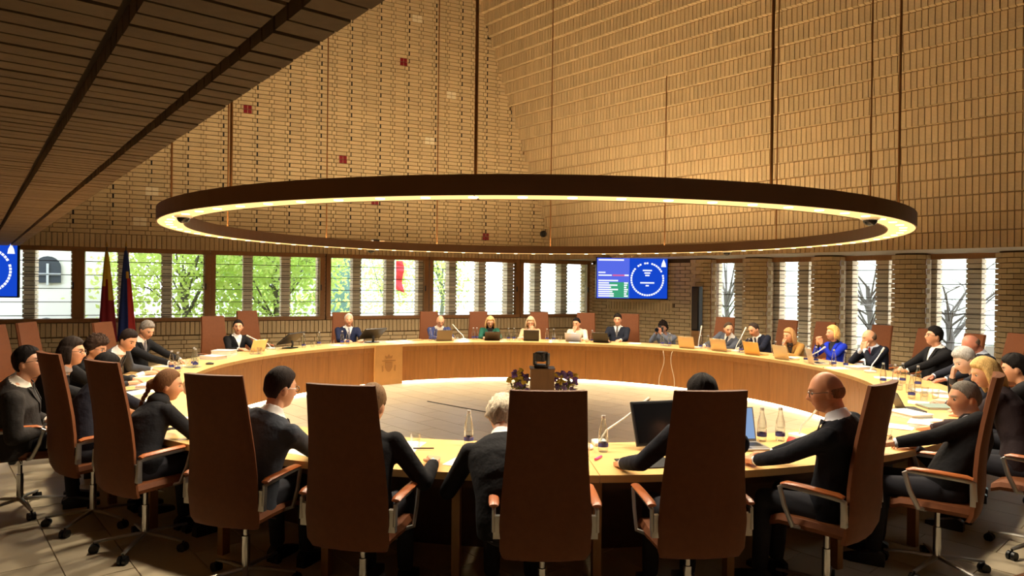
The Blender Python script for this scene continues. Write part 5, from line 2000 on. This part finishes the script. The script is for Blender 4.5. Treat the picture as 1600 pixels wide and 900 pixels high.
tree('leafy green tree outside the second back window from the left', PA(-7.7, -6.5, -0.3), 5.0, 2.0, 7000, 1)
tree('leafy green tree outside the third back window from the left', PA(-5.2, -6.0, -0.3), 5.2, 2.0, 7000, 2, 1)
tree('pale green tree farther off behind the third back window', PA(-4.2, -13, -0.3), 6, 2.8, 5000, 3, 0, 0.22)
tree('distant round tree outside the fourth back window', PA(1.8, -20, -0.3), 4.2, 1.6, 1500, 4, 1, 0.2)
tree('distant tree outside the fifth back window', PA(4.3, -18, -0.3), 5, 1.5, 1400, 5, 1, 0.2)
tree('slender leafless tree outside the widest right-hand window', PB(6.6, -9.0, -0.3), 3.2, 1.7, 0, 6, bare=True)
tree('bare tree outside the first tall right-hand window', PB(0.3, -8.0, -0.3), 4.0, 1.6, 0, 8, bare=True)
tree('bare tree outside the third tall right-hand window', PB(4.5, -9.0, -0.3), 4.5, 1.8, 0, 9, bare=True)
for k, (s_, d_) in enumerate(((0.15, 24), (0.62, 24.5))):
    c = thing('cypress', ('taller' if k == 0 else 'shorter') + ' dark cypress far outside the fourth back window', 'tree', PA(s_, -d_, -0.3), 0, 'cypresses')
    MB().lathe([(0.0, 0.2), (0.5, 0.5), (0.62, 1.5), (0.45, 2.8 - 0.3 * k), (0.0, 4.4 - 0.5 * k)], 12, cap=False).build('foliage', mat('cypress_green', (88, 112, 104), 0.9, var=0.12, scale=5), c)
    MB().tube([(0, 0, 0), (0, 0, 0.6)], 0.12, 8).build('trunk', BARK, c)

RENDER_W = mat('white_render', (232, 232, 228), 0.9, var=0.03, scale=2)
GREYW = mat('pale_grey_render', (196, 202, 208), 0.9, var=0.03, scale=2)
PANE_D = mat('dark_house_pane', (74, 80, 88), 0.2)


def house(label, loc, rz, size, windows, m, arch=False):
    h = thing('house', label, 'building', loc, rz, 'buildings outside')
    W, D, H = size
    MB().box((0, D / 2, H / 2), (W, D, H)).build('wall', m, h)
    MB().box((0, D / 2, H + 0.12), (W + 0.4, D + 0.4, 0.24)).build('roof', mat('grey_roof', (120, 116, 112), 0.8), h)
    for (x, z, w_, hh) in windows:
        fr = MB()
        if arch:
            poly = [(-w_ / 2, -hh / 2), (w_ / 2, -hh / 2)] + [(w_ / 2 * math.cos(a), hh * 0.15 + w_ / 2 * math.sin(a)) for a in [PI * k / 10 for k in range(11)]]
            fr.prism(poly, -0.05, 0.02)
        else:
            fr.box((0, -0.01, 0), (w_, 0.06, hh))
        f = fr.build('window', GREYW if not arch else PANE_D, h, (x, -0.01, z))
        if arch:
            MB().box((0, -0.07, -0.1), (w_, 0.03, 0.06)).build('glazing_bar', GREYW, f)
            MB().box((0, -0.07, -0.1), (0.06, 0.03, hh * 0.9)).build('glazing_bar', GREYW, f)
        else:
            MB().box((0, -0.045, 0), (w_ - 0.16, 0.02, hh - 0.16)).build('pane', PANE_D, f)


house('white house with a dark arched window at the far left', PA(-17.3, -9.0, -0.3), ROT_A, (15, 6, 7), [(5.88, 2.42, 0.68, 0.72), (5.85, 0.62, 0.6, 0.5)], RENDER_W, True)
house('pale grey building far outside the back windows', PA(2.0, -34, -0.3), ROT_A, (16, 6, 9), [(-5, 3.2, 1.2, 1.4), (-2, 3.2, 1.2, 1.4), (1, 3.2, 1.2, 1.4), (4, 3.2, 1.2, 1.4), (-5, 1.4, 1.2, 1.2), (1, 1.4, 1.2, 1.2)], GREYW)
house('white apartment building outside the right-hand windows', PB(1.0, -26, -0.3), ROT_B + PI, (30, 6, 10), [(x, z, 1.3, 1.5) for x in (-9, -6, -3, 0, 3, 6, 9) for z in (2.2, 4.8)], RENDER_W)
fp = thing('outdoor_flag', 'red and white flag on a pole outside the fourth back window', 'flag', PA(0.2, -12, -0.3), ROT_A)
MB().tube([(0, 0, 0), (0, 0, 5)], 0.04, 8).build('pole', WHITE_P, fp)
MB().loft([[(0.05 + 0.12 * math.sin(k) * 0.3, 0.05 * math.sin(2 * k), 3.1 - 0.2 * k), (0.34 + 0.05 * math.sin(k * 1.3), 0.08 * math.sin(1.7 * k + 1), 3.1 - 0.22 * k), (0.34, 0.1 * math.sin(1.7 * k + 1) + 0.03, 3.1 - 0.22 * k), (0.05, 0.05 * math.sin(2 * k) + 0.03, 3.1 - 0.2 * k)] for k in range(7)]).build('cloth', mat('red_flag', (190, 40, 50), 0.7), fp)
lawn = MB().box(PA(1.5, -14, -0.28), (14, 10, 0.06), RA3).build('lawn_outside', mat('bright_lawn', (150, 186, 96), 0.9, var=0.2, scale=2))
struct(lawn, 'strip of bright lawn outside the windows')
lawn2 = MB().box(PB(4, -9, -0.28), (16, 10, 0.06), RB3).build('lawn_outside_right', MATS['bright_lawn'])
struct(lawn2, 'strip of bright lawn outside the right-hand windows')
bpy.data.scenes.remove(WORK)
